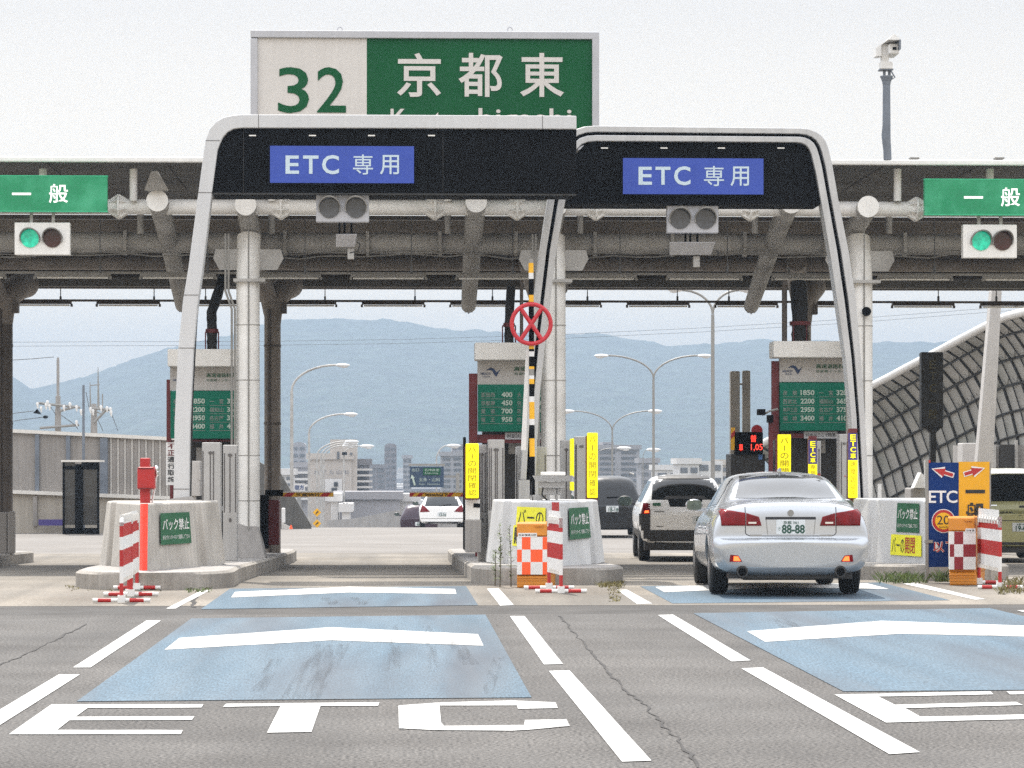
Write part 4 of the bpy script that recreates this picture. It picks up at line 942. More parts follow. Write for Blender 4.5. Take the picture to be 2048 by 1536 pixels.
mb = MB(); mb.rect(1462, 855, 1470, 900, 50.05, .03, 0); mb.prism([W(1462, 868, 50.04), W(1470, 860, 50.04), W(1470, 870, 50.04), W(1462, 878, 50.04)][::-1], (0, .01, 0), 1); build(mb, 'striped_edge', [M['yellow'], M['red']], t)
mb = MB(); cc = W(1514, 861, 50.3); mb.sweep([cc, cc + Vector((0, .03, 0))], 11.5 * 50 / F, 24); t = solo('round_sign', mb, M['ring_red'], 'red round sign half hidden behind the black fare board', 'round sign')
t = thing('booth_camera', 'small camera arm fixed at the left side of the right booth', 'camera', W(1543, 830, 48.8))
mb = MB(); mb.sweep([W(1524, 830, 48.7), W(1540, 822, 48.7), W(1556, 818, 48.7)], .02, 6); mb.rect(1517, 818, 1531, 830, 48.6, .25, 1); mb.rect(1536, 830, 1547, 845, 48.6, .2, 1); build(mb, 'arm', [M['pole'], M['black']], t)
mb = MB(); mb.rect(1538, 845, 1546, 945, 48.75, .1); build(mb, 'post', M['maroon'], t)
mb = MB(); mb.rect(1627, 947, 1641, 985, 46, .08); mb.sweep([W(1690, 952, 45), W(1690, 953, 45.05)], .01, 6); solo('red_panel', mb, M['red'], 'small dark red panel between booth and grey cabinet, right of the sedan roof', 'panel')
mb = MB(); mb.sweep([W(1733, 623, 47.75), W(1733, 623, 47.9)], [.075, .06], 18); mb.sweep([W(1733, 623, 47.72), W(1733, 623, 47.76)], .02, 10); solo('loudspeaker', mb, M['black'], 'small round black loudspeaker on the right column', 'loudspeaker', smooth=True)
# ------------------------------------------------------------------ barricades and checker boxes
def barricade(label, A, B, foot=.30, h=1.0, side=1, panel=True):
    """steel pipe barricade: two posts at ground points A and B, feet across, red and white striped sheet between them"""
    A, B = Vector(A), Vector(B); d = (B - A); L = d.length; d.normalize(); up = Vector((0, 0, 1)); fx = Vector((1, 0, 0))
    t = thing('pipe_barricade', label, 'barricade', (A + B) / 2, 'red and white pipe barricades')
    mb = MB(); r = .022
    path = [A + up * .05, A + up * (h - .09), A + up * (h - .02) + d * .04, A + up * h + d * .12, B + up * h - d * .12, B + up * (h - .02) - d * .04, B + up * (h - .09), B + up * .05]
    # striped posts
    cols = [(.05, .22, 1), (.22, .40, 0), (.40, .58, 1), (.58, .72, 0), (.72, .88, 1), (.88, h - .09, 0)]
    for P in (A, B):
        for a, b, c in cols: mb.sweep([P + up * a, P + up * b], r, 10, mi=c)
    mb.sweep(path[1:-1], r, 10, mi=0)
    build(mb, 'frame', [M['white'], M['red']], t, smooth=True)
    mb = MB(); nrm = d.cross(up).normalized()
    n = 14                                   # slightly wavy ribbed sheet
    for a, b, c in [(.26, .40, 0), (.40, .58, 1), (.58, .72, 0), (.72, .86, 1), (.86, .96, 0)]:
        vs = []; fs = []
        for i in range(n + 1):
            p = A + d * (.03 + (L - .06) * i / n) + nrm * (.012 if i % 2 else -.012)
            vs += [p + up * a, p + up * b]
        for i in range(n): fs.append((2 * i, 2 * i + 2, 2 * i + 3, 2 * i + 1))
        mb.add(vs, fs, c)
    build(mb, 'striped_sheet', [M['white'], M['red']], t, fix=False)
    mb = MB()
    for q in range(8):
        p = A + d * (.08 + (L - .16) * q / 7); mb.sweep([p + up * (h - .05), p + up * (h + .028)], .03, 8)
        mb.sweep([p + up * .22, p + up * .27], .016, 6)
    build(mb, 'clip', [M['wall_cap']], t)
    for P in (A, B):
        mb = MB()
        for a, b, c in [(-1, -.82, 0), (-.82, -.36, 1), (-.36, .28, 0), (.28, .78, 1), (.78, 1, 0)]:
            mb.sweep([P + fx * foot * a + up * .035, P + fx * foot * b + up * .035], .024, 10, mi=c)
        mb.box(P.x - .04, P.x + .04, P.y - .035, P.y + .035, P.z + .012, P.z + .09, 0)
        build(mb, 'foot', [M['white'], M['red']], t, smooth=True)
    return t
barricade('pipe barricade seen edge on, nearest the camera in front of the left crash block', G(243, 1207), G(262, 1194.5), .31, .93)
barricade('second pipe barricade seen edge on, tucked behind the first on the left', G(258, 1194), G(274, 1181), .28, .90)
barricade('pipe barricade standing beside the orange and white checked box', G(1122, 1188), G(1098, 1181), .30, .86)
barricade('pipe barricade beside the crimson and white checked box, right edge', G(2000, 1180), G(1958, 1170), .27, .84)
def checker(label, u0, u1, v0, vc0, vc1, v1, rows, colm, tagrect, u_side, txt):
    p = G((u0 + u1) / 2, v1); Y = p.y
    t = thing('water_barrier', label, 'traffic barrier', p, 'orange checked traffic barriers')
    zb, zt2 = p.z, ZV(v0, Y); x0, x1 = XU(u0, Y), XU(u1, Y); xs = XU(u_side, Y) - x1
    mb = MB(); w = x1 - x0; h = zt2 - zb
    prof = [(0, .30), (.02, .31), (.18, .30), (.20, .26), (.40, .22), (.78, .20), (.80, .22), (.97, .21), (1, .18)]
    for (a, da), (b, db) in zip(prof, prof[1:]):
        mb.hexa([(x0, Y + .3 - da, zb + h * a), (x1, Y + .3 - da, zb + h * a), (x1 + xs, Y + .3 + da * 1.6, zb + h * a), (x0 + xs, Y + .3 + da * 1.6, zb + h * a)],
                [(x0, Y + .3 - db, zb + h * b), (x1, Y + .3 - db, zb + h * b), (x1 + xs, Y + .3 + db * 1.6, zb + h * b), (x0 + xs, Y + .3 + db * 1.6, zb + h * b)])
    for zz in (.06, .11, .145): mb.box(x0 - .004, x1 + .004, Y - .012, Y + .02, zb + h * zz, zb + h * (zz + .012))
    b = build(mb, 'body', M['orange_box'], t, bevel=.006)
    mb = MB(); zc0, zc1 = ZV(vc1, Y), ZV(vc0, Y); yf = Y - .018
    cs = [0, .16, .50, .84, 1.0]
    cs = rows
    for r in range(3):
        for i in range(len(cs) - 1):
            mi = (r + i) % 2
            mb.poly([(x0 + w * cs[i], yf, zc1 - (zc1 - zc0) * (r + 1) / 3), (x0 + w * cs[i + 1], yf, zc1 - (zc1 - zc0) * (r + 1) / 3), (x0 + w * cs[i + 1], yf, zc1 - (zc1 - zc0) * r / 3), (x0 + w * cs[i], yf, zc1 - (zc1 - zc0) * r / 3)], mi)
    mb2 = MB(); mb2.box(x0, x1, yf + .003, Y + .06, zc0, zc1)
    build(mb2, 'sheet_backing', M['white'], t)
    build(mb, 'checked_sheet', [M['white'], colm], b, fix=False)
    mb = MB(); a = tagrect; mb.rect(a[0], a[1], a[2], a[3], yf - .006, .004); tg = build(mb, 'name_tape', M['white'], b)
    mb = MB(); text_rect(mb, txt, a[0] + 2, a[1] + 2, a[2] - 2, a[3] - 2, yf - .009, .01); build(mb, 'name_lettering', M['ink'], tg, fix=False)
    mb = MB(); mb.rect((u0 * .3 + u1 * .7) - 6, v0 + 4, (u0 * .3 + u1 * .7) + 10, v0 + 8, Y + .07, .05); build(mb, 'grip', M['orange_box'], b)
checker('orange traffic barrier with an orange and white checked sheet, middle island', 1034, 1094, 1045, 1074, 1149, 1176, [0, .16, .45, .85, 1.0], M['orange'], (1036, 1066, 1074, 1074), 1118, '日本道路公団')
checker('orange traffic barrier with a crimson and white checked sheet, right edge', 1899, 1951, 1034, 1064, 1140, 1171, [0, .17, .52, 1.0], M['crimson'], (1931, 1057, 1951, 1065), 1994, '日本道')
# ------------------------------------------------------------------ blue and amber lane board
Yb = G(1868, 1166).y
t = thing('lane_guide_board', 'tall board split blue and amber with red arrows, in front of the right crash block', 'lane board', G(1890, 1166))
mb = MB(); mb.rect(1856, 925, 1917.5, 1134, Yb, .035); bl = build(mb, 'express_half', M['navy'], t)
mb = MB(); mb.rect(1917.5, 923.5, 1979, 1134, Yb + .002, .035); am = build(mb, 'general_half', M['amber'], t)
mb = MB(); mb.rect(1852, 918, 1857, 1166, Yb - .01, .06); mb.rect(1979, 924, 1982, 1166, Yb + .01, .05); mb.rect(1850, 1080, 1866, 1086, Yb - .02, .05); mb.sweep([W(1866, 1085, Yb + .1), W(1850, 1166, Yb + .45)], .018, 8); build(mb, 'frame', M['pole'], t)
mb = MB(); mb.rect(1855, 920, 1861, 925.5, Yb - .005, .05); build(mb, 'top_clip', M['red'], t)
def arrow(par, a, b, mi_w, mi_r, Y):
    A, B = W(a[0], a[1], Y), W(b[0], b[1], Y); d = (B - A); L = d.length; d.normalize(); n = Vector((-d.z, 0, d.x))
    mb = MB()
    for g, off, m in ((.012, 0, 0), (0, -.003, 1)):
        hw, hh, hl = .021 + g, .055 + g * 1.6, .15 + g
        o = Vector((0, off, 0)); s = A - d * g; e = B + d * g * 2
        mb.poly([s + n * hw + o, s - n * hw + o, e - d * hl - n * hw + o, e - d * hl - n * hh + o, e + o, e - d * hl + n * hh + o, e - d * hl + n * hw + o], m)
    build(mb, 'arrow', [M['white'], M['red']], par, fix=False)
arrow(bl, (1906, 950.5), (1866.5, 938.5), 0, 1, Yb - .005); arrow(am, (1929, 948.5), (1966.5, 937), 0, 1, Yb - .004)
mb = MB(); text_rect(mb, 'ETC', 1857.5, 981, 1915, 1006, Yb - .005, .015, .95); build(mb, 'express_lettering', M['white'], bl, fix=False)
mb = MB(); text_rect(mb, '一', 1931, 979.5, 1970, 986.5, Yb - .004, .03); text_rect(mb, '般', 1932, 1005, 1972, 1046, Yb - .004, .04); build(mb, 'general_lettering', M['ink'], am, fix=False)
mb = MB()
for r, m, o in ((24, 0, .005), (22.5, 1, .008), (17, 2, .011)):
    c = W(1887, 1042, Yb - o); k = Yb / F; mb.poly([c + Vector((r * k * math.cos(2 * math.pi * j / 36), 0, r * k * math.sin(2 * math.pi * j / 36))) for j in range(36)], m)
sp = build(mb, 'speed_disc', [M['white'], M['red'], M['yellow']], bl, fix=False)
mb = MB(); text_rect(mb, '20', 1874, 1031, 1899, 1049, Yb - .014, .0); text_rect(mb, 'km/h', 1879, 1052, 1896, 1056, Yb - .014, .0); build(mb, 'speed_figures', M['ink'], bl, fix=False)
mb = MB(); text_rect(mb, '以', 1866, 1083, 1889, 1105, Yb - .005, .055, mi=0); text_rect(mb, '下', 1891, 1083, 1913, 1105, Yb - .005, .055, mi=0); text_rect(mb, '以', 1866.5, 1083.5, 1888.5, 1104.5, Yb - .008, .01, mi=1); text_rect(mb, '下', 1891.5, 1083.5, 1912.5, 1104.5, Yb - .008, .01, mi=1); build(mb, 'limit_lettering', [M['white'], M['red']], bl, fix=False)
# ------------------------------------------------------------------ vehicles
def shell(stations, levels=3):
    """smooth closed car body from cross-sections (y, half profile bottom-centre to top-centre)"""
    n = len(stations[0][1]); m = 2 * n - 2; vs = []; fs = []
    for y, pr in stations:
        pr = [(p if len(p) == 3 else (p[0], p[1], 0)) for p in pr]
        vs += [(p[0], y + p[2], p[1]) for p in pr] + [(-p[0], y + p[2], p[1]) for p in pr[-2:0:-1]]
    for i in range(len(stations) - 1):
        for k in range(m):
            k2 = (k + 1) % m
            fs.append((i * m + k, i * m + k2, (i + 1) * m + k2, (i + 1) * m + k))
    for b, rev in ((0, False), ((len(stations) - 1) * m, True)):
        idx = lambda k: b + (k % m)
        for k in range(n - 1):
            q = [idx(k), idx(k + 1), idx(-k - 1), idx(-k)]
            q = [a for j, a in enumerate(q) if a not in q[:j]]
            if len(q) >= 3: fs.append(tuple(q if not rev else q[::-1]))
    me = bpy.data.meshes.new('car_shell'); me.from_pydata(vs, [], fs)
    import bmesh
    bm = bmesh.new(); bm.from_mesh(me); bmesh.ops.recalc_face_normals(bm, faces=bm.faces); bm.to_mesh(me); bm.free()
    o = bpy.data.objects.new('car_shell', me); COL.objects.link(o)
    s = o.modifiers.new('s', 'SUBSURF'); s.levels = s.render_levels = levels
    return o
def bake(o, cutters=()):
    for c in cutters:
        b = o.modifiers.new('b', 'BOOLEAN'); b.operation = 'DIFFERENCE'; b.object = c; b.solver = 'EXACT'
    bpy.context.view_layer.update()
    dg = bpy.context.evaluated_depsgraph_get()
    me = bpy.data.meshes.new_from_object(o.evaluated_get(dg))
    return me
def kill(*os):
    for o in os:
        d = o.data; bpy.data.objects.remove(o)
        if isinstance(d, bpy.types.Mesh) and d.users == 0: bpy.data.meshes.remove(d)
class Car:
    def __init__(s, name, label, cat, stations, paint, loc, rz, wheels, wr, track, group=None, levels=3, tw=.21):
        s.t = thing(name, label, cat, loc, group, rz)
        o = shell(stations, levels); me0 = bake(o)
        s.bvh = BVHTree.FromPolygons([v.co.copy() for v in me0.vertices], [tuple(p.vertices) for p in me0.polygons])
        cut = []
        for y in wheels:
            for sd in (-1, 1):
                mb = MB(); mb.sweep([(sd * (track / 2 - .30), y, wr), (sd * (track / 2 + .5), y, wr)], wr * 1.14, 28)
                cut.append(build(mb, 'cut', M['black'], local=True))
        me = bake(o, cut); kill(o, *cut); bpy.data.meshes.remove(me0)
        me.name = 'body'; me.materials.clear(); me.materials.append(paint)
        me.polygons.foreach_set('use_smooth', [True] * len(me.polygons))
        try: me.set_sharp_from_angle(angle=math.radians(38))
        except Exception: pass
        s.body = bpy.data.objects.new('body', me); COL.objects.link(s.body); s.body.parent = s.t
        for y in wheels:
            for sd in (-1, 1):
                w = bpy.data.objects.new('wheel', None); w.empty_display_size = .1; COL.objects.link(w); w.parent = s.t
                x0 = sd * track / 2; x1 = x0 - sd * tw
                mb = MB(); mb.sweep([(x0, y, wr), (x0 - sd * .012, y, wr), (x0 - sd * .03, y, wr), (x1 + sd * .03, y, wr), (x1, y, wr)], [wr * .72, wr * .95, wr, wr, wr * .93], 32)
                mb2 = MB(); mb2.sweep([(x0 + sd * .004, y, wr), (x0 - sd * .01, y, wr), (x0 - sd * .04, y, wr)], [wr * .2, wr * .66, wr * .70], 24)
                build(mb, 'tyre', M['tyre'], w, smooth=True, local=True); build(mb2, 'rim', M['rim'], w, smooth=True, local=True)
    def hit(s, a, b, axis):
        if axis == 'r': o, d = Vector((a, -3, b)), Vector((0, 1, 0))
        elif axis == 'l': o, d = Vector((-4, a, b)), Vector((1, 0, 0))
        elif axis == 'R': o, d = Vector((4, a, b)), Vector((-1, 0, 0))
        else: o, d = Vector((a, b, 5)), Vector((0, 0, -1))
        h = s.bvh.ray_cast(o, d)
        return (h[0], h[1]) if h[0] is not None else None
    def patch(s, name, q, axis, m, parent=None, nx=14, ny=8, off=.004, thick=.0, bulge=0, smooth=True):
        """q: four corners (bottom-left, bottom-right, top-right, top-left) in the projection plane"""
        pts = {}; mb = MB()
        for j in range(ny + 1):
            for i in range(nx + 1):
                a, b = i / nx, j / ny
                x = (q[0][0] * (1 - a) + q[1][0] * a) * (1 - b) + (q[3][0] * (1 - a) + q[2][0] * a) * b
                z = (q[0][1] * (1 - a) + q[1][1] * a) * (1 - b) + (q[3][1] * (1 - a) + q[2][1] * a) * b
                if bulge: z += bulge * (1 - (2 * a - 1) ** 2) * b
                h = s.hit(x, z, axis)
                if h:
                    nn = h[1]
                    pts[i, j] = len(mb.v); mb.v.append(h[0] + nn * off)
        for j in range(ny):
            for i in range(nx):
                k = [(i, j), (i + 1, j), (i + 1, j + 1), (i, j + 1)]
                if all(x in pts for x in k): mb.f.append(tuple(pts[x] for x in k)); mb.m.append(0)
        if not mb.f: return None
        o = build(mb, name, m, parent or s.t, smooth=smooth, local=True, fix=False)
        if thick:
            so = o.modifiers.new('s', 'SOLIDIFY'); so.thickness = thick; so.offset = 0
        return o
    def strip(s, name, pts, axis, w, m, parent=None, off=.003, closed=False, smooth=True):
        P = []
        for (a, b) in zip(pts, pts[1:]):
            k = max(2, int(math.dist(a, b) / .03))
            P += [(a[0] + (b[0] - a[0]) * i / k, a[1] + (b[1] - a[1]) * i / k) for i in range(k)]
        P.append(pts[-1]); mb = MB(); prev = None
        for i, p in enumerate(P):
            a, b = P[max(i - 1, 0)], P[min(i + 1, len(P) - 1)]; L = math.dist(a, b) or 1
            n = (-(b[1] - a[1]) / L * w / 2, (b[0] - a[0]) / L * w / 2)
            h1, h2 = s.hit(p[0] + n[0], p[1] + n[1], axis), s.hit(p[0] - n[0], p[1] - n[1], axis)
            if h1 and h2:
                mb.v += [h1[0] + h1[1] * off, h2[0] + h2[1] * off]; c = len(mb.v) - 2
                if prev is not None: mb.f.append((prev, prev + 1, c + 1, c)); mb.m.append(0)
                prev = c
            else: prev = None
        if mb.f: return build(mb, name, m, parent or s.body, smooth=smooth, local=True, fix=False)
    def plate(s, x, z, w, h, big, small, y=None, sub=None):
        hh = s.hit(x, z, 'r'); y = (hh[0].y if hh else 0) - .012
        mb = MB(); mb.box(x - w / 2, x + w / 2, y, y + .02, z - h / 2, z + h / 2); p = build(mb, 'number_plate', M['plate'], s.t, local=True, bevel=.004)
        mb = MB(); tx = lambda b, x0, z0, x1, z1, bo: text_into(mb, b, lambda a, c: Vector((x + w * (x0 + (x1 - x0) * a), y - .003, z + h * (z0 + (z1 - z0) * c))), bo)
        tx(big, -.31, -.44, .48, .17, .028); tx(small, -.26, .20, .26, .42, .01)
        if sub: tx(sub, -.44, -.22, -.35, .0, .0)
        build(mb, 'plate_characters', M['plate_green'], p, local=True, fix=False)
def mir(c, side, y, z, x, paint, sc=1.0):
    mb = MB(); mb.ball((side * (x + .10 * sc), y, z), .125 * sc, .075 * sc, .085 * sc, 14, 8); mb.hexa([(side * (x - .12), y + .02, z - .09), (side * (x + .06), y + .0, z - .07), (side * (x + .06), y + .06, z - .07), (side * (x - .12), y + .08, z - .09)], [(side * (x - .12), y + .02, z - .05), (side * (x + .06), y + .0, z - .03), (side * (x + .06), y + .06, z - .03), (side * (x - .12), y + .08, z - .05)])
    h = build(mb, 'mirror_housing', paint, c.t, smooth=True, local=True)
    mb = MB(); n = 20; pts = []
    for k in range(n):
        a = 2 * math.pi * k / n; ca, sa = math.cos(a), math.sin(a)
        pts.append((side * (x + .10 * sc) + .105 * sc * math.copysign(abs(ca) ** .55, ca), y - .075 * sc, z + .070 * sc * math.copysign(abs(sa) ** .55, sa)))
    mb.prism(pts, (0, .03, 0)); build(mb, 'mirror_glass', M['mirror'], h, local=True)
# --- silver sedan
SED = [
 (.00, [(0, .33), (.55, .33), (.70, .38), (.745, .50), (.74, .575), (.66, .605), (.5, .61), (.3, .615), (0, .618)]),
 (.03, [(0, .27), (.66, .27), (.79, .36), (.83, .52), (.82, .61), (.72, .635), (.5, .64), (.3, .645), (0, .648)]),
 (.075, [(0, .25), (.72, .25), (.855, .37), (.885, .56), (.875, .655), (.78, .66), (.55, .662), (.3, .665), (0, .668)]),
 (.088, [(0, .245), (.73, .245), (.86, .37), (.888, .56), (.878, .66), (.785, .665), (.55, .667), (.3, .67), (0, .673)]),
 (.10, [(0, .24), (.74, .24), (.865, .37), (.89, .58), (.88, .74), (.80, .93), (.6, .985), (.35, 1.005), (0, 1.012)]),
 (.17, [(0, .23), (.75, .23), (.87, .37), (.895, .60), (.885, .80), (.80, .98), (.6, 1.045), (.35, 1.065), (0, 1.072)]),
 (.42, [(0, .22), (.76, .22), (.875, .36), (.90, .62), (.885, .84), (.80, .99), (.62, 1.055), (.4, 1.08), (0, 1.09)]),
 (.66, [(0, .22), (.77, .22), (.88, .35), (.90, .62), (.885, .86), (.80, 1.0), (.69, 1.065), (.5, 1.10), (0, 1.11)]),
 (1.00, [(0, .21), (.77, .21), (.88, .34), (.90, .62), (.885, .87), (.79, 1.0), (.65, 1.19), (.52, 1.265), (0, 1.28)]),
 (1.38, [(0, .20), (.77, .20), (.88, .33), (.90, .62), (.885, .87), (.78, .98), (.61, 1.29), (.525, 1.375), (0, 1.405)]),
 (2.05, [(0, .20), (.77, .20), (.88, .32), (.895, .60), (.88, .86), (.78, .97), (.62, 1.30), (.54, 1.39), (0, 1.435)]),
 (2.65, [(0, .20), (.77, .20), (.88, .32), (.895, .60), (.88, .85), (.78, .95), (.63, 1.26), (.54, 1.36), (0, 1.40)]),
 (3.45, [(0, .20), (.77, .20), (.88, .32), (.895, .60), (.87, .82), (.76, .92), (.68, .97), (.5, 1.0), (0, 1.02)]),
 (4.10, [(0, .20), (.74, .20), (.85, .32), (.87, .55), (.83, .74), (.72, .83), (.58, .87), (.35, .89), (0, .90)]),
 (4.50, [(0, .24), (.60, .24), (.70, .33), (.74, .50), (.70, .62), (.62, .67), (.45, .69), (.25, .70), (0, .70)])]
yaw = -math.radians(2.0); Yc = 33.75
c = Car('silver_sedan', 'silver four door sedan entering the right express lane, rear bumper reflectors glowing', 'car', SED, M["silver"], (W(1583, 1000, Yc).x, Yc, .012), yaw, (.97, 3.70), .318, 1.74)
c.t.scale = (1.0, 1.0, 1.0)
rw = c.patch('rear_window', [(-.585, 1.105), (.585, 1.105), (.475, 1.355), (-.475, 1.355)], 'r', M['car_glass'], nx=24, ny=12, off=.004, bulge=.012)
for sd, ax in ((-1, 'l'), (1, 'R')):
    c.patch('side_window', [(1.15, 1.03), (2.05, .995), (2.05, 1.33), (1.45, 1.325)], ax, M['glass'], nx=10, ny=8)
    c.patch('side_window', [(2.10, .99), (3.05, .96), (2.62, 1.27), (2.10, 1.33)], ax, M['glass'], nx=10, ny=8)
    c.strip('door_seam', [(2.075, .35), (2.075, .97)], ax, .008, M['seam']); c.strip('door_seam', [(1.20, 1.0), (1.25, .7), (1.38, .4)], ax, .008, M['seam'])
    c.strip('belt_trim', [(1.1, 1.012), (3.1, .945)], ax, .016, M['chrome'])
    mir(c, sd, 2.82, 1.0, .84, M['silver'], .86)
# tail lamps: quadrilaterals narrowing inwards
for sd in (-1, 1):
    f = lambda x: sd * x
    q1 = [(.515, .80), (.785, .80), (.80, .985), (.515, .945)]; q2 = [(.33, .80), (.505, .80), (.505, .943), (.36, .90)]
    for q in (q1, q2):
        q = [(f(x), z) for x, z in q]
        if sd < 0: q = [q[1], q[0], q[3], q[2]]
        l = c.patch('tail_lamp', q, 'r', M['tail_red'], nx=14, ny=8, off=.010, thick=.006)
    qq = [(f(x), z) for x, z in [(.39, .822), (.48, .822), (.48, .842), (.39, .842)]]
    if sd < 0: qq = [qq[1], qq[0], qq[3], qq[2]]
    c.patch('reversing_lamp', qq, 'r', M['chrome'], nx=5, ny=3, off=.016)
    for nm, q, m_, of in (('reflector_surround', [(.555, .395), (.70, .395), (.69, .475), (.60, .465)], M['tail_red'], .004), ('rear_reflector', [(.575, .405), (.655, .405), (.65, .458), (.605, .455)], M['tail_lit'], .010)):  # bumper reflectors, no lamps; their glow is put in by emission
        q = [(f(x), z) for x, z in q]
        if sd < 0: q = [q[1], q[0], q[3], q[2]]
        c.patch(nm, q, 'r', m_, nx=8, ny=5, off=of)
    h = c.hit(f(.55), .30, 'r'); y = h[0].y if h else .1
    mb = MB(); mb.sweep([(f(.555), y - .03, .285), (f(.555), y + .25, .285)], .066, 20); e = build(mb, 'exhaust_recess', M['cladding'], c.t, smooth=True, local=True)
    mb = MB(); mb.sweep([(f(.555), y - .045, .283), (f(.555), y - .04, .283), (f(.555), y + .1, .283)], [.040, .046, .046], 18); build(mb, 'exhaust_pipe', M['black'], e, smooth=True, local=True)
c.strip('boot_seam', [(-.515, 1.04), (-.513, .72), (-.50, .70), (-.46, .684), (.46, .684), (.50, .70), (.513, .72), (.515, 1.04)], 'r', .009, M['seam'])
c.patch('plate_recess', [(-.255, .705), (.255, .705), (.275, .875), (-.275, .875)], 'r', M['silver'], nx=10, ny=6, off=.0025)
c.strip('recess_edge', [(-.285, .885), (.285, .885)], 'r', .03, M['seam'], off=.005); c.strip('recess_edge', [(-.262, .70), (-.280, .88)], 'r', .007, M['pole'], off=.004); c.strip('recess_edge', [(.262, .70), (.280, .88)], 'r', .007, M['pole'], off=.004)
c.plate(0, .785, .33, .165, '88-88', '京都 301', sub='さ')
c.strip('badge', [(-.46, .69), (-.33, .69)], 'r', .02, M['pole'], off=.004); c.strip('badge', [(.33, .69), (.47, .69)], 'r', .018, M['pole'], off=.004)
mb = MB(); h = c.hit(0, .93, 'r'); mb.sweep([(0, h[0].y - .012, .945), (0, h[0].y + .005, .945)], .036, 20); build(mb, 'boot_emblem', M['pole'], c.body, smooth=True, local=True)
mb = MB(); mb.box(-.70, .70, .12, .5, .20, .27); mb.box(-.5, .5, .5, 4.2, .17, .22); build(mb, 'underbody', M['cladding'], c.t, local=True)
mb = MB(); mb.hexa([(-.025, 1.50, 1.41), (.025, 1.50, 1.41), (.02, 1.66, 1.42), (-.02, 1.66, 1.42)], [(-.006, 1.47, 1.455), (.006, 1.47, 1.455), (.01, 1.60, 1.44), (-.01, 1.60, 1.44)]); build(mb, 'roof_aerial', M['silver'], c.t, local=True, bevel=.004)
mb = MB(); mb.box(-.03, .03, 0, .01, 0, .02)
hl = c.hit(0, 1.37, 'r'); mb = MB(); mb.box(-.06, .06, hl[0].y - .012, hl[0].y + .01, 1.362, 1.376); build(mb, 'high_brake_lamp', M['booth_dark'], rw or c.t, local=True)
# --- generic tall cars
def tall(L, Wd, H, zb, belt, hood, rake, roofw, bon, gl=.10):
    w = Wd / 2; r = roofw / 2; b = zb
    P = lambda k, z5, x6, z6, x7, z7, z8: [(0, b), (w * .86 * k, b), (w * .96 * k, b + .12), (w * k, b + .45), (w * .985 * k, belt - .14), (w * .95 * k, z5), (x6, z6), (x7, z7), (0, z8)]
    q = lambda k, zt_: [(0, b + .03), (w * .8 * k, b + .03), (w * .9 * k, b + .12), (w * .93 * k, b + .4), (w * .92 * k, belt - .16), (w * .86 * k, zt_ - .06), (w * .6 * k, zt_), (w * .3 * k, zt_ + .005), (0, zt_ + .01)]
    hi = lambda d: (r + gl * .55, H - .20 - d, r, H - .055 - d, H - d)
    a = hi(.05); c_ = hi(0)
    return [(.0, q(.93, b + .62)), (.05, q(1.0, b + .66)), (.08, P(1, belt - .06, w * .75, belt, w * .4, belt + .01, belt + .015)),
            (.10 + rake * .25, P(1, belt, w * .88, belt + .10, w * .6, belt + .15, belt + .16)), (.12 + rake, P(1, belt, *a)), (.45 + rake, P(1, belt, *c_)), (L * .45, P(1, belt, *c_)), (L * .62, P(1, belt, *hi(.03))),
            (L - bon - .05, P(1, belt - .03, w * .84, belt, w * .6, belt + .03, belt + .04)), (L - bon * .45, P(.98, hood - .06, w * .75, hood, w * .4, hood + .01, hood + .02)), (L - .08, P(.92, hood - .22, w * .7, hood - .15, w * .4, hood - .14, hood - .14)), (L, [(x * .9, min(z, hood - .2)) for x, z in q(.9, b + .5)])]
def sidewin(c, L, belt, H, y0, bon, sp):
    for ax in ('l', 'R'):
        for a, b in sp: c.patch('side_window', [(a, belt + .04), (b, belt + .03), (b - (.25 if b > L - bon - .7 else 0), H - .16), (a + .04, H - .16)], ax, M['glass'], nx=8, ny=6)
# white SUV with black cladding
Ys = 57.2; gz = GZ(Ys + .8)
c = Car('white_suv', 'white sport utility car with black bumper and dark tailgate window ahead of the sedan', 'car', tall(4.45, 1.78, 1.70, .34, 1.10, 1.05, .30, 1.18, 1.0), M['pearl'], (W(1371, 1000, Ys).x, Ys, gz), -math.radians(2.2), (.85, 3.45), .34, 1.74, tw=.22)
g = c.patch('rear_window', [(-.66, 1.00), (.66, 1.00), (.60, 1.60), (-.60, 1.60)], 'r', M['glass'], nx=20, ny=12, bulge=.02)
c.patch('tailgate_spoiler', [(-.58, 1.585), (.58, 1.585), (.54, 1.645), (-.54, 1.645)], 'r', M['cladding'], nx=16, ny=4, off=.012, bulge=.02)
lp = c.patch('tailgate_panel', [(-.66, .62), (.66, .62), (.66, 1.05), (-.66, 1.05)], 'r', M['pearl'], nx=16, ny=8, off=.008)
c.patch('tailgate_panel', [(-.70, 1.00), (-.28, 1.00), (-.33, 1.18), (-.70, 1.18)], 'r', M['pearl'], nx=8, ny=5, off=.012); c.patch('tailgate_panel', [(.28, 1.00), (.70, 1.00), (.70, 1.18), (.33, 1.18)], 'r', M['pearl'], nx=8, ny=5, off=.012)
c.patch('rear_bumper', [(-.87, .36), (.87, .36), (.87, .61), (-.87, .61)], 'r', M['cladding'], nx=24, ny=6, off=.010)
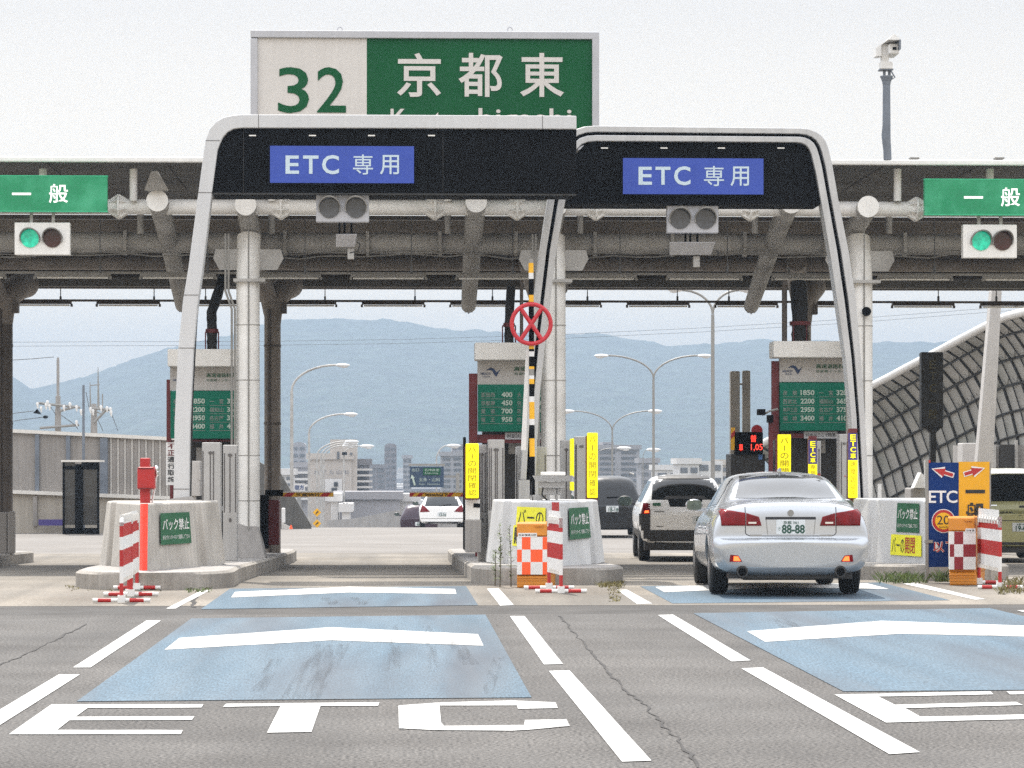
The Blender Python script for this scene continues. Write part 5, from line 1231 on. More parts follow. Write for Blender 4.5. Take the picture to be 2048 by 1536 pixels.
for sd in (-1, 1):
    q = [(sd * .675, .60), (sd * .875, .60), (sd * .875, .92), (sd * .675, .92)]; c.patch('bumper_corner', q if sd > 0 else [q[1], q[0], q[3], q[2]], 'r', M['cladding'], nx=6, ny=8, off=.010)
    q = [(sd * .675, .92), (sd * .84, .92), (sd * .80, 1.12), (sd * .675, 1.12)]; l = c.patch('tail_lamp', q if sd > 0 else [q[1], q[0], q[3], q[2]], 'r', M['tail_red'], nx=6, ny=6, off=.012)
    q = [(sd * .70, .93), (sd * .78, .93), (sd * .77, .975), (sd * .70, .975)]; c.patch('lit_tail_lamp', q if sd > 0 else [q[1], q[0], q[3], q[2]], 'r', M['tail_lit'], nx=4, ny=3, off=.02)
    ax = 'l' if sd < 0 else 'R'
    c.patch('sill_cladding', [(.1, .36), (4.2, .36), (4.2, .60), (.1, .60)], ax, M['cladding'], nx=30, ny=3, off=.006)
    mir(c, sd, 3.0, 1.13, .92, M['cladding'], 1.3)
sidewin(c, 4.45, 1.10, 1.70, .6, 1.0, ((.62, 1.25), (1.3, 2.2), (2.26, 3.1)))
c.plate(.30, .80, .33, .165, '53-27', '京都 300')
c.strip('badge', [(-.60, .96), (-.40, .96)], 'r', .018, M['pole'], off=.013); c.strip('badge', [(-.56, .68), (-.43, .68)], 'r', .02, M['pole'], off=.013)
c.patch('eco_sticker', [(-.62, 1.065), (-.47, 1.065), (-.47, 1.12), (-.62, 1.12)], 'r', M['sticker_green'], nx=3, ny=2, off=.018)
c.patch('window_shelf', [(-.42, 1.20), (.42, 1.20), (.36, 1.26), (-.36, 1.26)], 'r', M['booth_dark'], parent=g, nx=10, ny=3, off=.008)
mb = MB(); mb.box(-.78, .78, .1, 4.1, .22, .40); build(mb, 'underbody', M['cladding'], c.t, local=True)
# dark minivan
Yd = 80.0; gz = GZ(Yd + .8)
c = Car('dark_minivan', 'dark grey minivan seen past the yellow sign, ahead of the white car', 'car', tall(4.6, 1.74, 1.69, .22, 1.02, 1.0, .28, 1.22, .9), M['graphite'], (W(1221, 1000, Yd).x, Yd, gz), -math.radians(1.5), (.85, 3.6), .32, 1.70, levels=2)
c.patch('rear_window', [(-.68, 1.06), (.68, 1.06), (.60, 1.56), (-.60, 1.56)], 'r', M['glass'], nx=16, ny=10)
c.plate(.05, .78, .33, .165, '18-18', '京都 501')
c.strip('tailgate_trim', [(-.34, .92), (.50, .92)], 'r', .06, M['chrome'], off=.008); c.strip('bumper_trim', [(-.8, .36), (.8, .36)], 'r', .025, M['chrome'], off=.006)
for sd in (-1, 1):
    q = [(sd * .70, .85), (sd * .83, .85), (sd * .80, 1.15), (sd * .70, 1.15)]; c.patch('tail_lamp', q if sd > 0 else [q[1], q[0], q[3], q[2]], 'r', M['tail_red'], nx=5, ny=6, off=.010)
    mir(c, sd, 3.2, 1.05, .90, M['graphite'])
mb = MB(); mb.sweep([(.66, .9, 1.69), (.66, 1.1, 1.72), (.66, 2.6, 1.73), (.66, 2.8, 1.69)], .02, 8); mb.sweep([(-.66, .9, 1.69), (-.66, 1.1, 1.72), (-.66, 2.6, 1.73), (-.66, 2.8, 1.69)], .02, 8); build(mb, 'roof_rail', M['pole'], c.t, smooth=True, local=True)
mb = MB(); h = c.hit(.05, 1.08, 'r'); mb.sweep([(-.1, h[0].y - .02, 1.09), (.45, h[0].y - .0, 1.11)], .012, 6); build(mb, 'wiper', M['black'], c.t, local=True)
# white wagon beyond the lane arms
Yw = 115.0; gz = GZ(Yw + .6)
c = Car('white_wagon', 'white estate car with red tail lamps beyond the lowered barrier arms', 'car', tall(4.5, 1.75, 1.50, .24, .95, .95, .45, 1.12, 1.0), M['pearl'], (W(884, 1000, Yw).x, Yw, gz), 0, (.85, 3.5), .32, 1.70, levels=2)
g = c.patch('rear_window', [(-.66, .93), (.66, .93), (.54, 1.36), (-.54, 1.36)], 'r', M['glass'], nx=14, ny=8)
for sd in (-1, 1):
    q = [(sd * .46, .72), (sd * .84, .70), (sd * .76, .98), (sd * .66, .92)]; c.patch('tail_lamp', q if sd > 0 else [q[1], q[0], q[3], q[2]], 'r', M['tail_red'], nx=7, ny=6, off=.010)
    mir(c, sd, 3.1, 1.0, .90, M['graphite'])
c.plate(0, .62, .33, .165, '13-10', '京都 300')
c.strip('bumper_line', [(-.8, .46), (.8, .46)], 'r', .02, M['pole'], off=.005); c.patch('lower_bumper', [(-.82, .26), (.82, .26), (.82, .34), (-.82, .34)], 'r', M['cladding'], nx=16, ny=3, off=.006)
c.strip('wiper', [(-.1, .93), (.35, .99)], 'r', .03, M['black'], off=.01)
sidewin(c, 4.5, .95, 1.50, .6, 1.0, ((.8, 1.5), (1.55, 2.4), (2.45, 3.1)))
# plum hatchback
Yp = 131.0
c = Car('plum_hatchback', 'dark plum hatchback beside the white estate car, far down the road', 'car', tall(3.8, 1.66, 1.50, .22, .95, .95, .30, 1.12, .9), M['plum'], (W(838, 1000, Yp).x, Yp, GZ(Yp + .6) + .1), 0, (.7, 3.1), .29, 1.60, levels=2)
c.patch('rear_window', [(-.6, .98), (.6, .98), (.54, 1.36), (-.54, 1.36)], 'r', M['glass'], nx=10, ny=6)
for sd in (-1, 1):
    q = [(sd * .55, .75), (sd * .80, .75), (sd * .78, 1.0), (sd * .66, 1.0)]; c.patch('tail_lamp', q if sd > 0 else [q[1], q[0], q[3], q[2]], 'r', M['tail_red'], nx=5, ny=5, off=.010)
    mir(c, sd, 2.6, 1.0, .87, M['plum'])
c.plate(0, .62, .33, .165, '40-62', '京都 500')
# olive van at the right edge
Yo = 55.5
c = Car('olive_van', 'olive beige box van at the right edge behind the barricade', 'car', tall(4.4, 1.70, 1.80, .30, 1.12, 1.12, .20, 1.30, .7), M['olive'], (W(2040, 1000, Yo).x, Yo, GZ(Yo + .8)), -math.radians(1.0), (.8, 3.4), .31, 1.62)
c.patch('rear_window', [(-.72, 1.16), (.72, 1.16), (.64, 1.66), (-.64, 1.66)], 'r', M['glass'], nx=16, ny=8)
c.patch('roof_edge', [(-.70, 1.675), (.70, 1.675), (.64, 1.76), (-.64, 1.76)], 'r', M['pearl'], nx=14, ny=3, off=.008)
c.plate(.02, .68, .33, .165, '19-08', '京都 400')
for sd in (-1, 1):
    q = [(sd * .70, .78), (sd * .83, .78), (sd * .81, 1.05), (sd * .70, 1.05)]; c.patch('tail_lamp', q if sd > 0 else [q[1], q[0], q[3], q[2]], 'r', M['tail_red'], nx=5, ny=6, off=.008)
h = c.hit(-.5, .92, 'r')
mb = MB(); text_into(mb, '株式会社', lambda a, b: Vector((-.46 + .34 * a, h[0].y - .006, .90 + .075 * b)), .02); build(mb, 'door_lettering', M['ink'], c.body, local=True, fix=False)
c.strip('badge', [(-.66, 1.085), (-.42, 1.085)], 'r', .02, M['chrome'], off=.005); c.strip('bumper_seam', [(-.82, .80), (.82, .80)], 'r', .014, M['seam'], off=.004)
mb = MB(); h = c.hit(-.66, 1.2, 'r'); mb.sweep([(-.66, h[0].y - .012, 1.23), (-.66, h[0].y + .0, 1.23)], .05, 16); build(mb, 'round_sticker', M['white'], c.t, local=True)
c.strip('door_handle', [(.0, 1.06), (.28, 1.06)], 'r', .04, M['cladding'], off=.008)
mb = MB(); mb.box(-.7, .7, .1, 4.0, .2, .36); build(mb, 'underbody', M['cladding'], c.t, local=True)
c.patch('lower_bumper', [(-.80, .33), (.80, .33), (.80, .40), (-.80, .40)], 'r', M['cladding'], nx=16, ny=3, off=.006)
# ------------------------------------------------------------------ weeds
rnd = random.Random(11)
def tall_weed(label, u, vb, vt):
    p = G(u, vb); Y = p.y; h = ZV(vt, Y) - p.z
    t = thing('tall_weed', label, 'weed', p, 'tall weeds at the middle kerb')
    mb = MB(); top = p + Vector((rnd.uniform(-.03, .03), 0, h)); mb.sweep([p, p.lerp(top, .5) + Vector((.01, 0, 0)), top], [.008, .006, .002], 6); build(mb, 'stem', M['stem'], t)
    mb = MB()
    for k in range(110):
        s = rnd.uniform(.12, 1.0); c = p.lerp(top, s); a = rnd.uniform(0, 6.28); L = rnd.uniform(.05, .11) * (1.15 - .6 * s) * (.6 if s < .35 else 1)
        d = Vector((math.cos(a), math.sin(a), rnd.uniform(.1, .8))).normalized(); n = d.cross(Vector((0, 0, 1))).normalized() * L * .13
        mb.poly([c, c + d * L * .5 + n, c + d * L, c + d * L * .5 - n])
    build(mb, 'leaves', M['leaf'], t, fix=False)
tall_weed('tallest weed of the three beside the orange and white checked barrier', 1000, 1175, 1047)
tall_weed('shortest weed of the three, on the left', 990, 1172, 1100)
tall_weed('bare stemmed weed right beside the checked barrier', 1022, 1174, 1052)
def tuft(area, n, hmin, hmax, m, name):
    mb = MB()
    for k in range(n):
        u = rnd.uniform(area[0], area[2]); v = rnd.uniform(area[1], area[3]); p = G(u, v); h = rnd.uniform(hmin, hmax)
        for j in range(3):
            a = rnd.uniform(0, 6.28); d = Vector((math.cos(a) * .5, math.sin(a) * .5, 1)) * h; w = Vector((math.sin(a), -math.cos(a), 0)) * .006
            q = p + Vector((rnd.uniform(-.02, .02), rnd.uniform(-.02, .02), 0)); mb.poly([q - w, q + w, q + d * .6 + w * .6 + Vector((math.cos(a), math.sin(a), 0)) * h * .1, q + d + Vector((math.cos(a), math.sin(a), -.3)) * h * .3])
    o = build(mb, name, m, fix=False); o['kind'] = 'stuff'; o['label'] = 'low tufts of grass growing from the pavement joints'
tuft((1195, 1164, 1245, 1176), 120, .02, .07, M['dry_grass'], 'grass')
tuft((1218, 1176, 1240, 1204), 90, .012, .028, M['dry_grass'], 'grass')
tuft((1760, 1156, 1850, 1168), 120, .04, .17, M['leaf'], 'grass')
tuft((1866, 1150, 1898, 1164), 110, .06, .22, M['leaf'], 'grass')
tuft((1996, 1164, 2046, 1190), 90, .04, .12, M['dry_grass'], 'grass')
tuft((370, 1176, 420, 1186), 60, .02, .05, M['leaf'], 'grass')
tuft((135, 1172, 330, 1183), 110, .01, .03, M['dry_grass'], 'grass')
# ------------------------------------------------------------------ left noise wall, glass shelter
YW = 89.0; zg = GZ(YW)
t = thing('noise_wall', 'long grey ribbed noise wall with pale capping behind the left lanes', 'wall', (XU(180, YW), YW, zg))
UA, UB = -420, 470
def wz(u, v0, s): return v0 + (u - 22) * s
mb = MB(); a, b = UA, UB
def slab(vt0, st, vb0, sb, Y0, Y1, m):
    P = [W(a, wz(a, vb0, sb), Y0), W(b, wz(b, vb0, sb), Y0)]; Q = [W(a, wz(a, vt0, st), Y0), W(b, wz(b, vt0, st), Y0)]
    d = Vector((0, Y1 - Y0, 0)); mb.hexa([P[0], P[1], P[1] + d, P[0] + d], [Q[0], Q[1], Q[1] + d, Q[0] + d], m)
slab(864, .05, 984, .04, YW, YW + .15, 0); build(mb, 'panel', M['wall'], t)
mb = MB(); slab(858, .05, 865, .05, YW - .12, YW + .25, 0); build(mb, 'capping', M['wall_cap'], t)
mb = MB(); slab(980, .04, 987, .04, YW - .3, YW + .3, 0); build(mb, 'ledge', M['wall_cap'], t)
mb = MB(); slab(987, .04, 1085, .0, YW - .15, YW + .3, 0); build(mb, 'plinth', M['wall_base'], t)
mb = MB()
for u in range(-100, 470, 14):
    if u > 215: mb.rect(u - .8, wz(u, 866, .05), u + .8, wz(u, 982, .04), YW - .05, .1, 0)
for u in (74, 136, -20): mb.rect(u - 4, wz(u, 866, .05), u + 4, wz(u, 981, .04), YW - .1, .12, 1)
mb.rect(200, wz(200, 867, .05), 215, wz(215, 981, .04), YW - .14, .16, 1)
build(mb, 'upright', [M['wall_cap'], M['steel_blue']], t)
mb = MB(); mb.rect(66, 992, 74, 1052, YW - .25, .12); build(mb, 'shadow_gap', M['wall'], t)
mb = MB(); mb.rect(77, 1039, 128, 1051, YW - .5, .1); solo('purple_banner', mb, M['purple'], 'faded purple strip lying at the foot of the left wall', 'banner')
Yk = 86.0
t = thing('glass_shelter', 'narrow dark glazed shelter standing in front of the left noise wall', 'shelter', W(162, 1056, Yk))
gl = mat('smoked_glass', (.05, .048, .045), .1, var=.1, alpha=1)
gl.node_tree.nodes['Principled BSDF'].inputs['Alpha'].default_value = .80
mb = MB()
for u0, u1, v0, v1 in ((125, 129, 924, 1068.5), (194, 198, 926, 1068.5), (150, 166, 928, 1068.5), (125, 198, 932, 939), (125, 198, 1056, 1068.5)): mb.rect(u0, v0, u1, v1, Yk, .12)
mb.rect(163, 924, 198, 937, Yk + .02, .1); mb.rect(125, 924, 129, 1067, Yk + 1, .1); mb.rect(194, 924, 198, 1067, Yk + 1, .1)
build(mb, 'frame', M['black'], t)
mb = MB(); mb.rect(122, 920, 200, 924, Yk - .1, 1.3); build(mb, 'roof', M['wall_cap'], t)
mb = MB(); mb.rect(129, 924, 150, 1050, Yk + .05, .02); mb.rect(166, 937, 194, 1050, Yk + .05, .02); build(mb, 'pane', gl, t)
mb = MB(); mb.rect(168, 1010, 192, 1050, Yk + .4, .4, 0); mb.rect(170, 1020, 182, 1024, Yk + .38, .02, 1); build(mb, 'equipment', [M['booth_dark'], M['maroon']], t)
mb = MB(); a = W(0, 1025, 54.4); b = W(30, 1025, 54.4); mb.box(a.x - .4, b.x - .14, 54.4, 54.8, zt(54.5), a.z); mb.box(b.x - .12, b.x, 54.3, 54.5, zt(54.5), a.z + .02); solo('column_guard', mb, M['concrete'], 'concrete guard around the dark column base at the left edge', 'column guard', bevel=.02)
# dark sloping wing wall seen through the left express lane
t = thing('wing_wall', 'dark sloping retaining wing wall seen through the left express lane', 'wall', W(580, 1055, 97))
mb = MB(); mb.prism([W(470, 1075, 97), W(622, 1075, 97), W(622, 1050, 97), (W(560, 945, 97)), W(470, 900, 97)][::-1], (0, .5, 0)); build(mb, 'face', mat('wing_wall_concrete', (.12, .115, .105), .85, streak=.3), t)
mb = MB(); mb.prism([W(563, 1045, 96.6), W(585, 1056, 96.6), W(585, 1075, 96.6), W(563, 1075, 96.6)][::-1], (0, .3, 0)); build(mb, 'white_curb', M['wall_cap'], t)
mb = MB(); mb.rect(563, 1016, 570, 1046, 96, .3); solo('white_box', mb, M['white'], 'small white box at the foot of the dark wing wall', 'box', bevel=.02)
mb = MB(); mb.sweep([W(582, 1058, 95), W(582, 1050, 95)], [.06, .02], 10); solo('traffic_cone', mb, M['orange'], 'tiny orange cone on the road beyond the barrier machine', 'traffic cone')
# ------------------------------------------------------------------ utility poles left
YU = 125.0
def upole(label, u, r, parts, bars, ins, wires=()):
    t = thing('utility_pole', label, 'utility pole', (XU(u, YU), YU, GZ(YU)), 'utility poles behind the left noise wall')
    mb = MB()
    z = GZ(YU)
    for i, (v, rr) in enumerate(parts[:-1]):
        v2, r2 = parts[i + 1]; mb.sweep([W(u, v2, YU) if i else Vector((XU(u, YU), YU, z)), W(u, v, YU)] if False else [Vector((XU(u + (v2 - 860) * 0, YU), YU, ZV(v2, YU))), Vector((XU(u, YU), YU, ZV(v, YU)))], [r2, rr], 12)
    mb.sweep([Vector((XU(u, YU), YU, z)), Vector((XU(u, YU), YU, ZV(parts[-1][0], YU)))], parts[-1][1], 12)
    p = build(mb, 'pole', M['concrete'], t, smooth=True)
    mb = MB()
    for (a, b) in bars: mb.sweep([W(*a, YU - .25), W(*b, YU - .25)], .06, 6)
    build(mb, 'crossarm', M['pole'], t)
    mb = MB()
    for (x, y) in ins:
        c = W(x, y, YU - .3); mb.sweep([c, c + Vector((0, 0, .1)), c + Vector((0, 0, .16))], [.045, .065, .03], 8); mb.sweep([c + Vector((.02, 0, -.1)), c], [.03, .04], 8)
    build(mb, 'insulator', M['white'], t, smooth=True)
    if wires:
        mb = MB()
        for w in wires: mb.sweep([W(x, y, YU - .3) for x, y in w], .014, 5)
        build(mb, 'wire', M['wire'], t)
    return t
upole('utility pole with a slim tall mast on top and many insulators', 116, .1, [(716, .045), (722, .06), (792, .06), (793, .10), (818, .11), (819, .125), (858, .13)], [((75, 806), (160, 815)), ((80, 856), (158, 850)), ((120, 822), (156, 812))],
      [(75, 812), (82, 820), (92, 814), (99, 816), (128, 818), (140, 812), (153, 818), (162, 826), (153, 848), (95, 808)], [[(-60, 840), (40, 825), (68, 822)], [(-60, 858), (40, 840), (90, 834)], [(-40, 724), (60, 718), (108, 714)], [(122, 830), (150, 850), (156, 858)], [(80, 806), (100, 812), (112, 830)]])
mb = MB(); mb.prism([W(66, 826, YU - .4), W(82, 829, YU - .4), W(74, 818, YU - .4)], (0, .2, 0)); mb.ball(W(91, 834, YU - .35), .11, .08, .07); solo('cable_box', mb, M['black'], 'dark cable box hanging on wires at the far left pole', 'cable box')
upole('shorter utility pole with brackets and insulators on its right', 188, .1, [(808, .10), (815, .12), (862, .14)], [((178, 816), (222, 820)), ((188, 845), (212, 820))], [(181, 822), (186, 826), (214, 820), (221, 822), (222, 828), (202, 818)], [[(224, 830), (236, 862)], [(196, 840), (206, 862)], [(178, 815), (172, 784)]])
mb = MB(); mb.sweep([W(197, 818, 160), W(196, 735, 160)], [.07, .02], 8); mb.sweep([W(181, 820, 160), W(180, 765, 160)], [.05, .02], 8); mb.sweep([W(180, 771, 160), W(200, 769, 160)], .03, 6); mb.sweep([W(205, 830, 160), W(205, 788, 160)], .035, 6); mb.sweep([Vector((XU(190, 160), 160, GZ(160))), W(190, 818, 160)], .12, 8); mb.sweep([W(180, 818, 160), W(206, 829, 160)], .04, 6); solo('aerial_mast', mb, M['pole'], 'pale thin aerial masts above the shorter utility pole', 'aerial')
mb = MB(); mb.sweep([Vector((XU(167, 88), 88, GZ(88))), W(167, 770, 88)], [.05, .035], 8); solo('thin_pole', mb, M['steel_blue'], 'thin dark bare pole rising in front of the left noise wall', 'pole')
# ------------------------------------------------------------------ power lines
t = thing('power_line', 'pair of thin wires crossing the sky and hills behind the plaza', 'power line', (0, 300, GZ(300)))
for dv in (0, 8):
    mb = MB(); P = [W(u, v + dv, 300) for u, v in ((-400, 690), (-100, 685), (200, 683.5), (500, 683), (800, 679), (1100, 670), (1400, 656), (1700, 638), (2048, 611), (2400, 578))]
    mb.sweep(P, .018, 5); build(mb, 'wire', M['wire'], t)
# ------------------------------------------------------------------ street lamps
def lamp(label, u, Y, vbend, heads, r=.09, group='street lamps beyond the plaza', dark=True):
    X = XU(u, Y); t = thing('street_lamp', label, 'street lamp', (X, Y, GZ(Y)), group)
    mb = MB(); mb.sweep([(X, Y, GZ(Y)), (X, Y, ZV(vbend + 20, Y)), (X, Y, ZV(vbend, Y))], [r, r * .8, r * .7], 10); m = M['grey_steel'] if dark else M['pole']
    build(mb, 'pole', m, t, smooth=True)
    k = Y / F
    for hu, hv in heads:
        du = hu - u; s = 1 if du > 0 else -1; mb = MB(); P = []
        for i in range(10):
            a = i / 9 * math.pi / 2; P.append(W(u + (du - s * 10) * (1 - math.cos(a)) , vbend - (vbend - hv) * math.sin(a), Y))
        mb.sweep(P, r * .55, 8); build(mb, 'arm', m, t, smooth=True)
        mb = MB(); c = W(hu + s * 1, hv + .5, Y); mb.ball(c, 15 * k, .18, 3.6 * k, 12, 8); mb.ball(c + Vector((s * 3 * k, 0, -2.6 * k)), 8 * k, .14, 3 * k, 10, 6); build(mb, 'lantern', M['lamp_head'], t, smooth=True)
    return t
lamp('tallest curved street lamp seen through the left express lane', 583.5, 150, 782, [(684, 730)], .10)
lamp('second tallest curved street lamp seen through the left express lane', 618, 190, 866, [(700, 828)], .10)
for i, (u, hu, v, hv, Y, lb) in enumerate(((634, 702, 912, 883, 225, 'third curved street lamp of the left row, just below the second'), (642, 700, 914, 887, 238, 'fourth curved street lamp of the left row, arm close under the third'), (647, 697, 918, 891, 250, 'last curved street lamp of the left row'))):
    lamp(lb, u, Y, v, [(hu, hv)], .10)
lamp('small street lamp with a box on its pole, in front of the cream block', 688, 260, 908, [(733, 892)], .09)
mb = MB(); mb.rect(684, 904, 694, 910, 259.6, .3); solo('pole_box', mb, M['black'], 'small dark box fixed high on the small street lamp pole', 'box')
lamp('small curved street lamp above the blue direction board', 873, 240, 920, [(906, 891)], .09)
lamp('double armed street lamp at the right of the middle column', 1307, 140, 757, [(1204, 711), (1408, 711)], .075, dark=False)
lamp('lower double armed street lamp right beside the middle column', 1224.5, 195, 862, [(1136, 822), (1309, 822)], .075, dark=False)
lamp('small far lamp with one arm to the right of the middle column', 1196, 250, 905, [(1247, 896)], .06, dark=False)
lamp('faint far lamp behind the pole of the tall double lamp', 1286, 270, 915, [(1306, 899)], .06, dark=False)
lamp('thick tall lamp post whose twin arms vanish behind the canopy', 1425.5, 100, 628, [(1352, 580), (1490, 580)], .075, dark=False)
# ------------------------------------------------------------------ right lattice noise barrier
t = thing('lattice_barrier', 'curved translucent noise barrier with dark lattice and white top edge at the right', 'noise barrier', W(1900, 1080, 72))
TOP = [(1640, 826), (1700, 795), (1747, 768), (1775, 754), (1810, 735), (1862, 708), (1920, 677), (1975, 648), (2010, 632), (2050, 622), (2100, 612), (2160, 604)]
def vtop(u):
    for (a, b), (c_, d) in zip(TOP, TOP[1:]):
        if u <= c_: return b + (d - b) * (u - a) / (c_ - a)
    return TOP[-1][1] + (u - TOP[-1][0]) * -.1
def dep(u): return 80 - (u - 1640) * .030
OFF = [0, 40, 90, 142, 196, 246, 300, 350]; DU = [0, 34, 64, 86, 102, 113, 120, 124]
ROWF = [1, 1.0, 1.02, 1.0, .96, .90, .84, .80]
def LP(u0, k):
    kk = int(k); f = k - kk
    if kk >= len(OFF) - 1: kk, f = len(OFF) - 2, 1.0
    off = OFF[kk] * (1 - f) + OFF[kk + 1] * f; du = DU[kk] * (1 - f) + DU[kk + 1] * f
    u = u0 + du
    Yq = dep(u0) + .25 * math.sin(k * .5)
    return W(u, vtop(u0) + off - du * .02 + (0), Yq) if False else W(u, vtop(u) + off, Yq)
mb = MB(); nu = 34; U0 = [1500 + 18.4 * i for i in range(nu)]; K = [k * .5 for k in range(15)]
def okz(p): return p.z > GZ(p.y) - 1.0
for i in range(nu):
    for k in K: mb.v.append(LP(U0[i], k))
n = len(K)
for i in range(nu - 1):
    for k in range(n - 1): mb.f.append((i * n + k, (i + 1) * n + k, (i + 1) * n + k + 1, i * n + k + 1)); mb.m.append(0)
o = build(mb, 'panel', M['polycarb'], t, smooth=True, fix=False)
sm = o.modifiers.new('s', 'SOLIDIFY'); sm.thickness = .03
mb = MB()
off = Vector((-.05, -.08, 0))
for i in range(nu): mb.sweep([LP(U0[i], k) + off for k in K], .031 if i % 2 else .016, 6)
build(mb, 'rib', M['lattice'], t, smooth=True)
mb = MB()
for k in (1, 2, 3, 4, 5, 6): mb.sweep([LP(u, k) + off for u in U0], .031, 6)
build(mb, 'purlin', M['lattice'], t, smooth=True)
mb = MB(); mb.sweep([LP(u, 0) + Vector((0, -.05, -.02)) for u in U0], .095, 10); build(mb, 'top_edge', M['white'], t, smooth=True)
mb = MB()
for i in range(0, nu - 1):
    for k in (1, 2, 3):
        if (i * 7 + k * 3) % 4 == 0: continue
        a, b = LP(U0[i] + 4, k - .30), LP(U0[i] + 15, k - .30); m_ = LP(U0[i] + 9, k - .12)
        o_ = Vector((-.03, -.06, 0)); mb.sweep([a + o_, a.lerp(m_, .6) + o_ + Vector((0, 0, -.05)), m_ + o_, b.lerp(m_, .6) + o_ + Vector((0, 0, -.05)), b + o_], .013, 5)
build(mb, 'glint_arc', M['polycarb'], t, smooth=True)  # light glints on the panels, shaped as thin arc rods
# ground level enclosure under the right barrier
t = thing('service_enclosure', 'grey roadside enclosure with dark doorway behind the olive van', 'enclosure', W(2000, 1090, 68))
mb = MB(); a = W(1930, 905, 68); b = W(2150, 905, 68); mb.box(a.x, b.x, 68, 69.5, GZ(68), ZV(890, 68)); build(mb, 'wall', M['concrete'], t)
mb = MB(); mb.rect(2000, 889, 2031, 1000, 67.9, .15); build(mb, 'doorway', M['booth_dark'], t)
mb = MB(); mb.rect(1982, 889, 1992, 1000, 67.85, .1, 0); mb.rect(2031, 880, 2036, 1000, 67.8, .1, 0); build(mb, 'upright', M['grey_steel'], t)
mb = MB(); a = W(1925, 887, 66); mb.rect(1925, 886, 1954, 930, 66, .6); mb.box(W(1925, 0, 66).x, W(1954, 0, 66).x, 66, 66.6, GZ(66), ZV(930, 66)); solo('white_cabinet', mb, M['booth_white'], 'pale cabinet beside the slanted canopy leg at the right', 'cabinet', bevel=.02)
mb = MB(); mb.rect(1822, 976, 1868, 1000, 62, .8); mb.box(W(1822, 0, 62).x, W(1868, 0, 62).x, 62, 62.8, GZ(62), ZV(1000, 62)); solo('low_block', mb, M['concrete'], 'low concrete block behind the right crash block', 'concrete block', bevel=.03)
mb = MB(); mb.prism([W(1828, 976, 61.9), W(1850, 976, 61.9), W(1848, 950, 61.9), W(1842, 945, 61.9)], (0, .4, 0)); mb.sweep([W(1851, 975, 61.8), W(1851, 920, 61.8)], .03, 8); solo('covered_sign', mb, M['white'], 'small pale covered sign beside the top of the blue board', 'sign')
mb = MB(); mb.rect(1756, 968, 1763, 1000, 47, .1); solo('short_post', mb, M['white_steel'], 'short white post behind the right crash block, under the lattice', 'post')
t = thing('slanted_leg', 'pale slanted square leg of the rear canopy at the right, before the lattice', 'support leg', W(1962, 1070, 63))
mb = MB(); A = [W(1947, 1010, 63), W(1982, 1010, 63)]; B = [W(1984, 580, 63), W(2004, 580, 63)]; d = Vector((0, .35, 0))
mb.hexa([A[0], A[1], A[1] + d, A[0] + d], [B[0], B[1], B[1] + d, B[0] + d]); mb.box(A[0].x, A[1].x, 63, 63.35, GZ(63), A[0].z); build(mb, 'leg', M['booth_white'], t, bevel=.02)
t = thing('unlit_lane_display', 'dark unlit upright lane display on a post before the lattice barrier', 'display board', W(1866, 1085, 55))
mb = MB(); mb.rect(1843, 704, 1887, 856, 55, .25); b = build(mb, 'case', M['lattice'], t, bevel=.02)
mb = MB(); yt = 54.99
for ch, v in (('E', 721), ('T', 744), ('C', 768)): text_rect(mb, ch, 1859, v, 1873, v + 16, yt, .0)
text_rect(mb, '一', 1858, 805, 1874, 807, yt, 0); text_rect(mb, '般', 1857, 818, 1875, 838, yt, 0)
build(mb, 'unlit_lettering', mat('unlit_lettering', (.10, .085, .03), .6), b, fix=False)
mb = MB(); mb.rect(1861, 856, 1872, 1000, 55.1, .14); mb.prism([W(1850, 856, 55.05), W(1882, 856, 55.05), W(1872, 866, 55.05), W(1861, 866, 55.05)], (0, .2, 0)); mb.box(W(1861, 0, 55.1).x, W(1872, 0, 55.1).x, 55.1, 55.24, GZ(55), ZV(1000, 55.1)); build(mb, 'post', M['lattice'], t)
# ------------------------------------------------------------------ beyond the plaza: direction board, warning signs, retaining wall
t = thing('direction_board', 'dark blue direction board with green inset and white arrow beyond the left lane', 'direction sign', W(853, 1040, 165))
mb = MB(); mb.rect(819.5, 933, 887.5, 974.5, 165, .2); f = build(mb, 'face', mat('faded_navy', (.02, .045, .09), .6), t)
mb = MB(); mb.rect(846, 936, 881, 950, 164.96, .02); build(mb, 'inset', M['sign_green'], f)
mb = MB(); mb.prism([W(828, 971, 164.95), W(831.5, 970, 164.95), W(827.5, 956, 164.95), W(830, 956, 164.95), W(823.5, 949, 164.95), W(821, 957.5, 164.95), W(824, 957, 164.95)], (0, .01, 0))
text_rect(mb, '出口', 824, 936.5, 838, 943, 164.95, .0); text_rect(mb, '名神高速', 849, 937.5, 878, 942.5, 164.94, .0); text_rect(mb, 'Exp-way', 850, 944.5, 877, 948.5, 164.94, 0); text_rect(mb, '五条・山科', 838, 955.5, 880, 963, 164.95, .0); text_rect(mb, 'Gojo  Yamashina', 838, 966.5, 880, 970.5, 164.95, 0); build(mb, 'lettering', M['fare_text'], f, fix=False)
mb = MB(); mb.rect(817, 927.5, 890, 932, 165, .3); mb.rect(886, 951, 914, 955.5, 165.2, .2); mb.box(W(912, 0, 165).x, W(912, 0, 165).x + .2, 165.1, 165.4, GZ(165), ZV(946, 165)); build(mb, 'support', M['pole'], t)
